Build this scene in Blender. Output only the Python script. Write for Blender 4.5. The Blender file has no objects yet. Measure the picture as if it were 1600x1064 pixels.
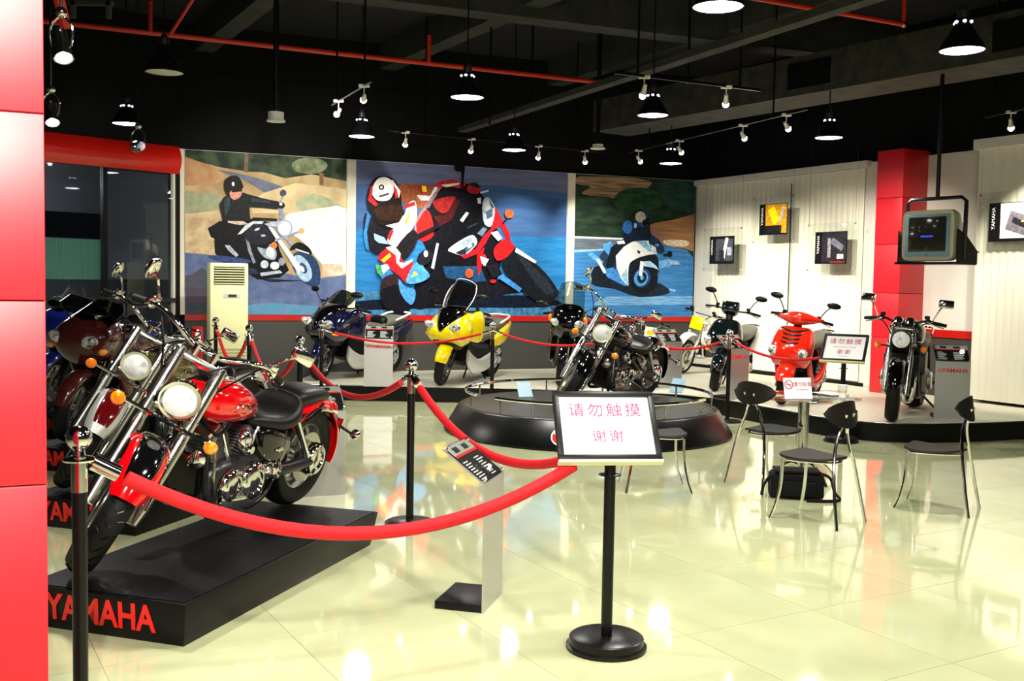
import bpy, bmesh, math, random
from mathutils import Vector as V, Matrix as MX
random.seed(7)
PI = math.pi
sc = bpy.context.scene
C = sc.collection
R = math.radians

# ------------------------------------------------------------------ camera
FPX, W, H = 1600.0, 1600.0, 1064.0
EYE = V((0, 0, 1.6))
cam = bpy.data.cameras.new('camera'); cam.sensor_width = 36.0; cam.lens = 36.0 * FPX / W
cam.clip_start = 0.05; cam.clip_end = 200
camo = bpy.data.objects.new('camera', cam); C.objects.link(camo)
CAMROT = (MX.Rotation(PI / 2 - math.atan(90 / FPX), 4, 'X') @ MX.Rotation(R(1.0), 4, 'Z'))
camo.matrix_world = MX.Translation(EYE) @ CAMROT
sc.camera = camo
CR3 = CAMROT.to_3x3()
def ray(px, py):
    return CR3 @ V(((px - W / 2) / FPX, -(py - H / 2) / FPX, -1.0))
def G(px, py, z=0.0):
    d = ray(px, py); t = (z - EYE.z) / d.z
    return EYE + d * t
def AT(px, py, Y):
    d = ray(px, py); return EYE + d * (Y / d.y)

# ------------------------------------------------------------------ world / exposure
w = bpy.data.worlds.new('world'); sc.world = w; w.use_nodes = True
bg = w.node_tree.nodes['Background']; bg.inputs[0].default_value = (0.75, 0.85, 1.0, 1); bg.inputs[1].default_value = 0.02
vs = sc.view_settings
vs.view_transform = 'Standard'; vs.look = 'None'; vs.gamma = 1.0; vs.use_curve_mapping = False
vs.exposure = 0.18
PEND_W = 260.0
SPOT_W = 250.0

# ------------------------------------------------------------------ materials
def lin(c):
    c /= 255.0
    return c / 12.92 if c <= 0.04045 else ((c + 0.055) / 1.055) ** 2.4
def col(h):
    return (lin(int(h[0:2], 16)), lin(int(h[2:4], 16)), lin(int(h[4:6], 16)), 1)
MATS = {}
def pm(name, h, rough=0.5, metal=0.0, spec=0.5, coat=0.0, trans=0.0, ior=1.45, emit=None, es=0.0,
       noise=None, bump=None, wave=None, alpha=1.0):
    m = bpy.data.materials.new(name); m.use_nodes = True
    nt = m.node_tree; b = nt.nodes['Principled BSDF']
    b.inputs['Base Color'].default_value = col(h); b.inputs['Roughness'].default_value = rough
    b.inputs['Metallic'].default_value = metal; b.inputs['Specular IOR Level'].default_value = spec
    b.inputs['Coat Weight'].default_value = coat; b.inputs['Coat Roughness'].default_value = 0.04
    b.inputs['Transmission Weight'].default_value = trans; b.inputs['IOR'].default_value = ior
    b.inputs['Alpha'].default_value = alpha
    if emit:
        b.inputs['Emission Color'].default_value = col(emit); b.inputs['Emission Strength'].default_value = es
    tc = None
    if noise or bump or wave:
        tc = nt.nodes.new('ShaderNodeTexCoord')
    if noise:   # (hex2, scale, detail, lo, hi[, stretch])
        mp = nt.nodes.new('ShaderNodeMapping'); nt.links.new(tc.outputs['Object'], mp.inputs[0])
        if len(noise) > 5: mp.inputs['Scale'].default_value = noise[5]
        n = nt.nodes.new('ShaderNodeTexNoise'); n.inputs['Scale'].default_value = noise[1]; n.inputs['Detail'].default_value = noise[2]
        nt.links.new(mp.outputs[0], n.inputs['Vector'])
        r = nt.nodes.new('ShaderNodeValToRGB'); r.color_ramp.elements[0].position = noise[3]; r.color_ramp.elements[1].position = noise[4]
        r.color_ramp.elements[0].color = col(h); r.color_ramp.elements[1].color = col(noise[0])
        nt.links.new(n.outputs['Fac'], r.inputs[0]); nt.links.new(r.outputs[0], b.inputs['Base Color'])
    if bump:    # (scale, strength, dist)
        n = nt.nodes.new('ShaderNodeTexNoise'); n.inputs['Scale'].default_value = bump[0]; n.inputs['Detail'].default_value = 3
        nt.links.new(tc.outputs['Object'], n.inputs['Vector'])
        bp = nt.nodes.new('ShaderNodeBump'); bp.inputs['Strength'].default_value = bump[1]; bp.inputs['Distance'].default_value = bump[2]
        nt.links.new(n.outputs['Fac'], bp.inputs['Height']); nt.links.new(bp.outputs[0], b.inputs['Normal'])
    if wave:    # (scale, rotz, hex2, dist)
        mp = nt.nodes.new('ShaderNodeMapping'); mp.inputs['Rotation'].default_value = (0, 0, wave[1]); nt.links.new(tc.outputs['Object'], mp.inputs[0])
        n = nt.nodes.new('ShaderNodeTexWave'); n.inputs['Scale'].default_value = wave[0]; n.inputs['Distortion'].default_value = 0
        nt.links.new(mp.outputs[0], n.inputs['Vector'])
        bp = nt.nodes.new('ShaderNodeBump'); bp.inputs['Strength'].default_value = 0.6; bp.inputs['Distance'].default_value = wave[3]
        nt.links.new(n.outputs['Fac'], bp.inputs['Height']); nt.links.new(bp.outputs[0], b.inputs['Normal'])
        r = nt.nodes.new('ShaderNodeValToRGB'); r.color_ramp.elements[0].color = col(wave[2]); r.color_ramp.elements[1].color = col(h)
        r.color_ramp.elements[0].position = 0.1; r.color_ramp.elements[1].position = 0.5
        nt.links.new(n.outputs['Fac'], r.inputs[0]); nt.links.new(r.outputs[0], b.inputs['Base Color'])
    MATS[name] = m
    return m
def glassmat(name, h, fac, rough=0.02):
    """thin clear sheet: mostly see-through, partly mirror-like"""
    m = bpy.data.materials.new(name); m.use_nodes = True; nt = m.node_tree; nt.nodes.clear()
    o = nt.nodes.new('ShaderNodeOutputMaterial'); mx = nt.nodes.new('ShaderNodeMixShader')
    t = nt.nodes.new('ShaderNodeBsdfTransparent'); t.inputs[0].default_value = col(h)
    g = nt.nodes.new('ShaderNodeBsdfGlossy'); g.inputs['Roughness'].default_value = rough
    f = nt.nodes.new('ShaderNodeLayerWeight'); f.inputs[0].default_value = 0.5
    pw = nt.nodes.new('ShaderNodeMath'); pw.operation = 'POWER'; pw.inputs[1].default_value = 5.0
    a = nt.nodes.new('ShaderNodeMath'); a.operation = 'MULTIPLY_ADD'; a.inputs[1].default_value = 0.8; a.inputs[2].default_value = fac; a.use_clamp = True
    nt.links.new(f.outputs['Facing'], pw.inputs[0]); nt.links.new(pw.outputs[0], a.inputs[0]); nt.links.new(a.outputs[0], mx.inputs[0])
    nt.links.new(t.outputs[0], mx.inputs[1]); nt.links.new(g.outputs[0], mx.inputs[2]); nt.links.new(mx.outputs[0], o.inputs[0])
    MATS[name] = m
pm('tile', 'cacda2', 0.06, spec=0.8, coat=0.5, noise=('bec196', 2.0, 4, 0.35, 0.7))
pm('grout', 'aaab84', 0.5)
pm('blackwall', '07080a', 0.75, spec=0.2)
pm('ceil', '0e0f12', 0.85)
pm('concrete', '343630', 0.85, noise=('22241f', 3, 4, 0.3, 0.7))
pm('ductm', '38382f', 0.7, noise=('20201a', 6, 5, 0.35, 0.65))
pm('pipe', 'c02a10', 0.4)
pm('lowwall', '3c3c38', 0.6)
pm('redstrip', 'b8140e', 0.35)
pm('pilaster', 'd9d6c4', 0.5)
pm('slat', 'e6e2cf', 0.6)
pm('trimw', 'd8d6cc', 0.5)
pm('redpanel', 'dc0c20', 0.45, spec=1.0)
pm('redfascia', 'cc1a10', 0.25, coat=0.4)
pm('plat_black', '060607', 0.3, spec=0.3)
pm('plat_top', 'e2dfca', 0.4, wave=(4.2, R(-60), 'a09d88', 0.006))
pm('stand_black', '08080a', 0.4, spec=0.2, bump=(60, 0.15, 0.003))
pm('stand_deck', '08080a', 0.45, spec=0.22, bump=(25, 0.4, 0.006))
pm('ped_deck', '38362f', 0.4, wave=(6.0, R(20), '24231e', 0.004))
pm('chrome', 'e6e6e6', 0.07, metal=1.0)
pm('steel', 'bcbcb8', 0.25, metal=1.0)
pm('alu', 'c4c4c4', 0.38, metal=0.85)
pm('aluplate', 'b9b9b4', 0.32, metal=0.8)
pm('gold', 'b09a5a', 0.25, metal=1.0)
pm('rubber', '0b0b0c', 0.6, spec=0.25, bump=(40, 0.2, 0.002))
pm('blackpaint', '060607', 0.08, coat=0.6)
pm('blackplastic', '08080a', 0.4, spec=0.3)
pm('blackmetal', '08080a', 0.3, spec=0.4)
pm('enginegrey', '3c3c3e', 0.3, metal=0.7)
pm('finmetal', '8a8a8c', 0.3, metal=0.9)
pm('forkmetal', 'd2d2cc', 0.2, metal=1.0)
pm('leather', '0b0a09', 0.4, spec=0.35, bump=(90, 0.12, 0.002))
pm('greyseat', '6f6f62', 0.5, bump=(120, 0.15, 0.002))
pm('redpaint', 'd0040c', 0.1, coat=1.0)
pm('darkred', '58060c', 0.12, coat=1.0)
pm('maroon', '4a1a18', 0.2, coat=0.8)
pm('olive', '6a6232', 0.14, metal=0.4, coat=1.0)
pm('navy', '0b0f2e', 0.1, coat=1.0)
pm('blue', '1a2a8c', 0.12, coat=1.0)
pm('yellow', 'f4d800', 0.18, coat=0.8)
pm('scooterred', 'e8240e', 0.14, coat=1.0)
pm('scooterblack', '0a1416', 0.08, coat=1.0)
pm('silver', 'cfcfc8', 0.3, metal=0.5)
pm('white', 'f2f2ee', 0.4)
pm('whitegloss', 'f4f4f0', 0.15, coat=0.5)
pm('lens', 'fafcff', 0.15, coat=1.0, noise=('b4bcc6', 30, 2, 0.55, 0.75))
pm('lensdark', 'dfe2e0', 0.12, metal=0.3, coat=1.0, noise=('50544e', 24, 2, 0.46, 0.62))
pm('amber', 'ff7a00', 0.1, coat=1.0, noise=('ffb840', 30, 1, 0.45, 0.7))
pm('redlens', 'b00a08', 0.12, coat=1.0)
pm('mirror', 'dfe6ea', 0.02, metal=1.0)
pm('velvet', 'c40010', 0.7, bump=(160, 0.3, 0.003))
pm('ink_red', 'c0145a', 0.6)
pm('ink_dark', '1a1a1c', 0.6)
pm('sign_red', 'e01a18', 0.4)
pm('paper', 'f6f6f4', 0.5)
pm('cream', 'd8d6a4', 0.4)
pm('creamdark', 'a8a580', 0.5)
pm('seatpad', '191512', 0.5, spec=0.3, bump=(80, 0.15, 0.002))
pm('bag', '0a0b0d', 0.7, spec=0.2, bump=(70, 0.3, 0.004))
pm('tvbody', 'd2cdb0', 0.4)
pm('tvblue', '86a6b8', 0.35)
pm('screen', '2c2e26', 0.12, coat=0.5)
pm('bluetext', '3a48e8', 0.5, emit='3a48ff', es=1.2)
pm('lampinside', 'ffffff', 0.4, emit='f4f2ff', es=14)
pm('lampoff', 'c8ccc0', 0.5)
pm('lampshade', '17171a', 0.22, metal=0.6)
pm('lampvent', 'ffffff', 0.4, emit='e8e4ff', es=6)
pm('spotwhite', 'e8e6dc', 0.4)
pm('spotbulb', 'ffffff', 0.3, emit='fff4ff', es=20)
pm('blind_green_glow', '9fd6b4', 0.6, emit='8fe0b8', es=0.18)  # light on the slats put in as a faint glow
pm('dimwall', '84868c', 0.8)
pm('extred', 'b00e10', 0.4)
pm('brass', 'c08a3a', 0.25, metal=1.0)
glassmat('acrylic', 'f8faf8', 0.03)
glassmat('tableglass', 'eef6f2', 0.05)
glassmat('winglass', 'd4d8dc', 0.07)
glassmat('visor', 'd6dad4', 0.05)
glassmat('visor_dark', '8a8c80', 0.07)

# ------------------------------------------------------------------ mesh building
def sm(pts, k=4, closed=False):
    """Catmull-Rom through tuples"""
    P = [tuple(p) for p in pts]; n = len(P); out = []
    rng = range(n if closed else n - 1)
    for i in rng:
        if closed: p0, p1, p2, p3 = P[(i - 1) % n], P[i], P[(i + 1) % n], P[(i + 2) % n]
        else: p0, p1, p2, p3 = P[max(i - 1, 0)], P[i], P[i + 1], P[min(i + 2, n - 1)]
        for j in range(k):
            t = j / k
            out.append(tuple(0.5 * (2 * b + (c - a) * t + (2 * a - 5 * b + 4 * c - d) * t * t + (3 * b - a - 3 * c + d) * t ** 3)
                             for a, b, c, d in zip(p0, p1, p2, p3)))
    if not closed: out.append(P[-1])
    return out
class MB:
    def __init__(s, xf=None):
        s.v = []; s.f = []; s.xf = xf
    def add(s, vs, fs):
        o = len(s.v)
        s.v += [(s.xf @ V(p)) if s.xf else V(p) for p in vs]
        s.f += [tuple(i + o for i in f) for f in fs]
        return s
    def box(s, c, d, rot=None):
        c = V(c); h = [x / 2 for x in d]
        P = [V((x * h[0], y * h[1], z * h[2])) for x in (-1, 1) for y in (-1, 1) for z in (-1, 1)]
        if rot is not None: P = [rot @ p for p in P]
        return s.add([p + c for p in P], [(0, 1, 3, 2), (4, 6, 7, 5), (0, 4, 5, 1), (2, 3, 7, 6), (0, 2, 6, 4), (1, 5, 7, 3)])
    def rings(s, rs, caps=True, closed=False, wrap=True):
        n = len(rs[0]); vs = [p for r in rs for p in r]; fs = []
        m = len(rs)
        for i in range(m if closed else m - 1):
            a = i * n; b = ((i + 1) % m) * n
            for j in range(n if wrap else n - 1):
                k = (j + 1) % n
                fs.append((a + j, a + k, b + k, b + j))
        if caps and not closed:
            fs.append(tuple(range(n))[::-1]); fs.append(tuple((m - 1) * n + j for j in range(n)))
        return s.add(vs, fs)
    def tube(s, pts, r, n=8, closed=False, caps=True, flat=1.0):
        P = [V(p) for p in pts]; m = len(P)
        rr = r if isinstance(r, (list, tuple)) else [r] * m
        T = []
        for i in range(m):
            if closed: t = P[(i + 1) % m] - P[i - 1]
            else: t = P[min(i + 1, m - 1)] - P[max(i - 1, 0)]
            T.append(t.normalized() if t.length > 1e-9 else V((0, 0, 1)))
        a = T[0]; u = a.cross(V((0, 0, 1)))
        if u.length < 0.05: u = a.cross(V((1, 0, 0)))
        u.normalize(); rs = []
        for i in range(m):
            u = (u - T[i] * u.dot(T[i]))
            if u.length < 1e-6: u = T[i].orthogonal()
            u.normalize(); w_ = T[i].cross(u)
            rs.append([P[i] + (u * math.cos(2 * PI * j / n) * flat + w_ * math.sin(2 * PI * j / n)) * rr[i] for j in range(n)])
        return s.rings(rs, caps, closed)
    def lathe(s, prof, n=20, o=(0, 0, 0), ax=(0, 0, 1), closed=False, caps=True):
        a = V(ax).normalized(); u = a.orthogonal().normalized(); w_ = a.cross(u); o = V(o)
        rs = [[o + a * h + (u * math.cos(2 * PI * j / n) + w_ * math.sin(2 * PI * j / n)) * max(r, 1e-4) for j in range(n)] for r, h in prof]
        return s.rings(rs, caps, closed)
    def ell(s, c, r, n=14, m=9, rot=None):
        c = V(c); rs = []
        for i in range(m + 1):
            t = PI * (i + 0.02) / (m + 0.04); q = []
            for j in range(n):
                p = V((r[0] * math.sin(t) * math.cos(2 * PI * j / n), r[1] * math.sin(t) * math.sin(2 * PI * j / n), -r[2] * math.cos(t)))
                if rot is not None: p = rot @ p
                q.append(c + p)
            rs.append(q)
        return s.rings(rs)
    def body(s, secs, n=16, k=3, axis='x'):
        """axis x: (x, z0, z1, hw, p[, yc]); axis z: (z, x0, x1, hw, p[, yc])"""
        S = sm([tuple(q) + (0.0,) * (6 - len(q)) for q in secs], k) if k > 1 else [tuple(q) + (0.0,) * (6 - len(q)) for q in secs]
        rs = []
        for a, b0, b1, hw, p, yc in S:
            ring = []; bc = (b0 + b1) / 2; bh = abs(b1 - b0) / 2; p = max(p, 1.2)
            for j in range(n):
                th = 2 * PI * (j + 0.5) / n; c_, s_ = math.cos(th), math.sin(th)
                y = yc + max(hw, 1e-3) * math.copysign(abs(c_) ** (2 / p), c_); b = bc + bh * math.copysign(abs(s_) ** (2 / p), s_)
                ring.append((a, y, b) if axis == 'x' else (b, y, a))
            rs.append(ring)
        return s.rings(rs)
    def sheet(s, g, t=0.006):
        m = len(g); n = len(g[0]); g = [[V(p) for p in r] for r in g]; g2 = []
        for i in range(m):
            r = []
            for j in range(n):
                du = g[min(i + 1, m - 1)][j] - g[max(i - 1, 0)][j]; dv = g[i][min(j + 1, n - 1)] - g[i][max(j - 1, 0)]
                nn = du.cross(dv); nn = nn.normalized() if nn.length > 1e-9 else V((0, 0, 1))
                r.append(g[i][j] + nn * t)
            g2.append(r)
        vs = [p for r in g for p in r] + [p for r in g2 for p in r]; o = m * n; fs = []
        for i in range(m - 1):
            for j in range(n - 1):
                a = i * n + j; q = (a, a + 1, a + n + 1, a + n)
                fs.append(q[::-1]); fs.append(tuple(x + o for x in q))
        for i in range(m - 1):
            for j in (0, n - 1):
                a = i * n + j; fs.append((a, a + n, a + n + o, a + o))
        for j in range(n - 1):
            for i in (0, m - 1):
                a = i * n + j; fs.append((a, a + 1, a + 1 + o, a + o))
        return s.add(vs, fs)
    def prism(s, poly, o, U, Vv, d):
        o = V(o); U = V(U); Vv = V(Vv); N = U.cross(Vv).normalized(); n = len(poly)
        a = [o + U * p[0] + Vv * p[1] for p in poly]; b = [p + N * d for p in a]
        fs = [tuple(range(n))[::-1], tuple(range(n, 2 * n))] + [(i, (i + 1) % n, (i + 1) % n + n, i + n) for i in range(n)]
        return s.add(a + b, fs)
    def fender(s, cx, cz, Rf, a0, a1, hw, drop=0.05, na=18, nu=9, t=0.005, tip=0.75):
        g = []
        for i in range(na + 1):
            q = i / na; a = R(a0 + (a1 - a0) * q); e = min(q, 1 - q) * 6
            wf = tip + (1 - tip) * min(1, e) ** 0.5
            row = []
            for j in range(nu):
                u = -1 + 2 * j / (nu - 1); rr = Rf - drop * abs(u) ** 2.4
                row.append((cx + rr * math.cos(a), hw * wf * math.copysign(math.sin(abs(u) * 1.35) / math.sin(1.35), u), cz + rr * math.sin(a)))
            g.append(row)
        return s.sheet(g, t)
    def build(s, name, mat, parent=None, smooth=True, ang=38, bev=0.0):
        me = bpy.data.meshes.new(name); me.from_pydata([tuple(p) for p in s.v], [], s.f)
        bm = bmesh.new(); bm.from_mesh(me)
        if bev:
            es = [e for e in bm.edges if len(e.link_faces) == 2 and e.calc_face_angle(0) > 0.6]
            if es: bmesh.ops.bevel(bm, geom=es, offset=bev, segments=2, affect='EDGES', profile=0.5)
        bmesh.ops.recalc_face_normals(bm, faces=bm.faces); bm.to_mesh(me); bm.free()
        me.materials.append(MATS[mat])
        if smooth:
            me.polygons.foreach_set('use_smooth', [True] * len(me.polygons)); me.set_sharp_from_angle(angle=R(ang))
        o = bpy.data.objects.new(name, me); C.objects.link(o)
        if parent: o.parent = parent
        return o
def tag(o, label, cat, group=None):
    o['label'] = label; o['category'] = cat
    if group: o['group'] = group
    return o
def thing(name, label, cat, loc=(0, 0, 0), rz=0.0, group=None, lean=0.0):
    o = bpy.data.objects.new(name, None); C.objects.link(o); o.empty_display_size = 0.1
    o.location = loc; o.rotation_euler = (lean, 0, rz)
    return tag(o, label, cat, group)
def struct(o):
    o['kind'] = 'structure'; return o
def group_struct(name, loc=(0, 0, 0)):
    o = bpy.data.objects.new(name, None); C.objects.link(o); o.location = loc; o.empty_display_size = 0.1
    return struct(o)
# one-primitive parts
def tb(name, mat, par, pts, r, n=8, xf=None, k=4, closed=False, flat=1.0):
    return MB(xf).tube(sm(pts, k, closed) if k > 1 and len(pts) > 2 else pts, r, n, closed, flat=flat).build(name, mat, par)
def bd(name, mat, par, secs, xf=None, n=16, k=3, axis='x'):
    return MB(xf).body(secs, n, k, axis).build(name, mat, par, ang=50)
def lt(name, mat, par, prof, o=(0, 0, 0), ax=(0, 0, 1), n=20, xf=None, closed=False):
    return MB(xf).lathe(prof, n, o, ax, closed).build(name, mat, par)
def bx(name, mat, par, c, d, rot=None, bev=0.0, xf=None):
    return MB(xf).box(c, d, rot).build(name, mat, par, bev=bev)
def el(name, mat, par, c, r, rot=None, xf=None, n=14, m=9):
    return MB(xf).ell(c, r, n, m, rot).build(name, mat, par)
def link_copy(o, parent, loc=None):
    c = o.copy(); C.objects.link(c); c.parent = parent
    if loc is not None: c.location = loc
    return c
def txt(name, s, size, mat, parent, mw, depth=0.001, shear=0.0, bold=0.0, sx=1.0, space=1.0):
    cu = bpy.data.curves.new('txt', 'FONT'); cu.body = s; cu.size = size; cu.align_x = 'CENTER'; cu.align_y = 'CENTER'
    cu.extrude = depth; cu.shear = shear; cu.offset = bold; cu.space_character = space; cu.resolution_u = 2
    to = bpy.data.objects.new('txt', cu); C.objects.link(to)
    dg = bpy.context.evaluated_depsgraph_get()
    me = bpy.data.meshes.new_from_object(to.evaluated_get(dg)); bpy.data.objects.remove(to); bpy.data.curves.remove(cu)
    me.transform(mw @ MX.Diagonal((sx, 1, 1, 1))); me.materials.clear(); me.materials.append(MATS[mat])
    o = bpy.data.objects.new(name, me); C.objects.link(o)
    if parent: o.parent = parent
    return o
def frame(o, U, Vv):
    """matrix whose x = U, y = Vv, z = U x Vv at o"""
    U = V(U).normalized(); Vv = V(Vv).normalized(); N = U.cross(Vv)
    return MX(((U.x, Vv.x, N.x, o[0]), (U.y, Vv.y, N.y, o[1]), (U.z, Vv.z, N.z, o[2]), (0, 0, 0, 1)))

# ------------------------------------------------------------------ the setting
class Fr:                      # a wall plane: origin at floor level, U along, Z up, N into the room
    def __init__(s, a, b):
        s.o = V((a[0], a[1], 0)); d = V((b[0] - a[0], b[1] - a[1], 0)); s.L = d.length; s.U = d.normalized()
        s.N = s.U.cross(V((0, 0, 1)))
        if s.N.dot(-s.o) < 0: s.N = -s.N
    def P(s, u, z, n=0.0): return s.o + s.U * u + s.N * n + V((0, 0, z))
    def uz(s, px, py, n=0.0):
        d = ray(px, py); o = s.o + s.N * n; t = (o - EYE).dot(s.N) / d.dot(s.N); p = EYE + d * t
        return (p - s.o).dot(s.U), p.z
    def rot(s): return MX(((s.U.x, s.N.x, 0), (s.U.y, s.N.y, 0), (0, 0, 1)))
    def slab(s, mb, u0, u1, z0, z1, n0, n1):
        return mb.box(s.P((u0 + u1) / 2, (z0 + z1) / 2, (n0 + n1) / 2), (abs(u1 - u0), abs(n1 - n0), abs(z1 - z0)), s.rot())
BLc = (-4.72, 14.74); BRc = (3.19, 17.95)
WB = Fr(BLc, BRc)
WR = Fr(BRc, (6.85, 11.6))
WL = Fr((-8.4, 10.98), (-4.80, 14.67))
ZC = 5.2; ZT = 3.42
# floor: grout bed and single polished tiles
flo = struct(bx('floor', 'grout', None, (0.5, 8, -0.065), (24, 24, 0.12)))
d1 = V((0.5, -0.866, 0)); d2 = V((0.866, 0.5, 0)); TS = 0.8
tm = MB().box((0, 0, 0), (TS - 0.003, TS - 0.003, 0.012)).build('floor_tile', 'tile', flo, smooth=False)
tile_rot = math.atan2(d2.y, d2.x); cand = []
for i in range(-30, 31):
    for j in range(-30, 31):
        p = d2 * (i * TS) + d1 * (j * TS) + V((0.2, 0.1, 0))
        if p.y < 2.4 or p.y > 16.8: continue
        if abs(p.x) > 0.5 * p.y + 1.9: continue
        if (p.y > 14.4 and p.x > -2.2) or (p.x > 2.6 and p.y > 13.6) or (p.x > 4.4 and p.y > 11.9): continue   # hidden under the platform
        if (p - WB.o).dot(WB.N) < -0.5 or (p - WR.o).dot(WR.N) < -0.5 or (p - WL.o).dot(WL.N) < -0.5: continue
        cand.append(p)
cand.sort(key=lambda p: p.length); cand = cand[:299]
for k, p in enumerate(cand):
    o = tm if k == 0 else link_copy(tm, flo)
    o.location = (p.x, p.y, -0.006); o.rotation_euler = (0, 0, tile_rot)
# ceiling with beams, duct, cable tray and sprinkler pipes
cei = struct(bx('ceiling', 'ceil', None, (0.5, 8, ZC + 0.1), (26, 26, 0.2)))
ub = WB.U; ur = WR.U
def along(o, d, L, w_, h, name, mat, par, z, bev=0.0):
    rt = MX(((d.x, -d.y, 0), (d.y, d.x, 0), (0, 0, 1)))
    return MB().box((o[0], o[1], z + h / 2), (L, w_, h), rt).build(name, mat, par, bev=bev)
for dd in (12.6, 8.6, 4.6):
    along((0.8, dd, 0), ub, 22, 0.32, 0.5, 'ceiling_beam', 'concrete', cei, 4.7)
for ox in (-4.2, -1.4, 1.7, 4.9):
    along((ox, 9.5, 0), ur, 20, 0.26, 0.38, 'ceiling_beam', 'concrete', cei, 4.82)
a = G(1200, 168, 3.9); b = G(1600, 100, 3.9)
DC = V(((a.x + b.x) / 2 + 0.4, (a.y + b.y) / 2 - 0.6, 0)); DDn = (b - a).normalized()
def top_at(q):
    # height of whatever a rod above q hangs from: the duct's underside or the ceiling
    r_ = V((q[0], q[1], 0)) - DC; f_ = r_.dot(DDn)
    return 3.9 if abs(f_) < 5.5 and (r_ - DDn * f_).length < 0.38 else ZC
duct = along(((a.x + b.x) / 2 + 0.4, (a.y + b.y) / 2 - 0.6, 0), (b - a).normalized(), 11, 0.72, 0.46, 'air_duct', 'ductm', None, 3.9)
tag(duct, 'long dark rectangular air duct hung under the black ceiling', 'duct')
dd = (b - a).normalized(); dn = V((dd.y, -dd.x, 0))
if dn.dot(-a) < 0: dn = -dn
for px, py, Lg in ((1284, 125, 0.62), (1590, 60, 0.62)):
    q = G(px, 150 if px < 1400 else 85, 3.9)
    g = along((a + dd * ((q - a).dot(dd)) + dn * 0.37), dd, Lg, 0.03, 0.3, 'duct_grille', 'blackplastic', duct, 3.98)
a = G(900, 150, 3.85); b = G(1250, 38, 3.85)
tr = along(((a.x + b.x) / 2, (a.y + b.y) / 2, 0), (b - a).normalized(), (b - a).length + 7, 0.14, 0.07, 'cable_tray', 'concrete', None, 3.85)
tag(tr, 'slim dark cable tray running under the ceiling between lamps', 'cable tray')
pt = thing('sprinkler_pipe', 'long thin red sprinkler pipe across the ceiling with short risers', 'pipe')
a = G(60, 32, 4.2); b = G(960, 131, 4.2)
tb('pipe_run', 'pipe', pt, [a, b], 0.028, 10)
for px, py in ((235, 50), (670, 98)):
    q = G(px, py, 4.2); tb('riser', 'pipe', pt, [q, q + V((0, 0, 0.32))], 0.024, 8)
q = G(265, 55, 4.2); q2 = G(300, 0, 4.2)
tb('branch', 'pipe', pt, [q, q + (q2 - q).normalized() * 3.5], 0.02, 8)
pt2 = thing('sprinkler_pipe', 'short red pipe with elbow and riser at upper right near duct', 'pipe')
a = G(1150, -8, 4.3); b = G(1412, 38, 4.3)
tb('pipe_run', 'pipe', pt2, [a, b], 0.024, 10); tb('riser', 'pipe', pt2, [b, b + V((0, 0, 0.5))], 0.024, 8)
el('elbow', 'brass', pt2, b, (0.035, 0.035, 0.035))
pt3 = thing('sprinkler_pipe', 'red vertical sprinkler pipe beside the red front pillar', 'pipe')
q = AT(103, 42, 6.5); tb('riser', 'pipe', pt3, [q, q + V((0.05, -0.6, 0.7))], 0.035, 8)
br = thing('conduit_hanger', 'small dark conduit bracket on the ceiling at upper left', 'bracket')
q = AT(142, 5, 7.0)
bx('cross_bar', 'concrete', br, q, (0.3, 0.03, 0.03)); 
for s in (-1, 1): bx('strap', 'concrete', br, q + V((0.12 * s, 0, -0.03)), (0.03, 0.03, 0.14))
# back wall: black upper wall, dark dado, red band, pale pilasters
wb = struct(WB.slab(MB(), -0.1, WB.L + 0.2, 0, ZC, -0.2, 0).build('wall_back', 'blackwall'))
WB.slab(MB(), 0, WB.L, 0, 0.98, 0, 0.03).build('dado_panel', 'lowwall', wb)
WB.slab(MB(), 0, WB.L, 0.98, 1.065, 0, 0.05).build('red_band', 'redstrip', wb)
def uat(px, z, fr, n=0.0):
    # u of the wall point at height z that shows in column px
    lo, hi = 0.0, 900.0
    for _ in range(40):
        m_ = (lo + hi) / 2
        if fr.uz(px, m_, n)[1] > z: lo = m_
        else: hi = m_
    return fr.uz(px, lo, n)[0]
PZ0, PZ1 = 1.065, ZT
PU = {k: (uat(a, 2.2, WB), uat(b, 2.2, WB)) for k, (a, b) in {1: (288, 540), 2: (554, 883), 3: (895, 1082)}.items()}
for u0, u1 in ((PU[1][0] - 0.19, PU[1][0] - 0.005), (PU[1][1] + 0.005, PU[2][0] - 0.005), (PU[2][1] + 0.005, PU[3][0] - 0.005)):
    WB.slab(MB(), u0, u1, PZ0, PZ1, 0, 0.06).build('pilaster', 'pilaster', wb)
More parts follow.
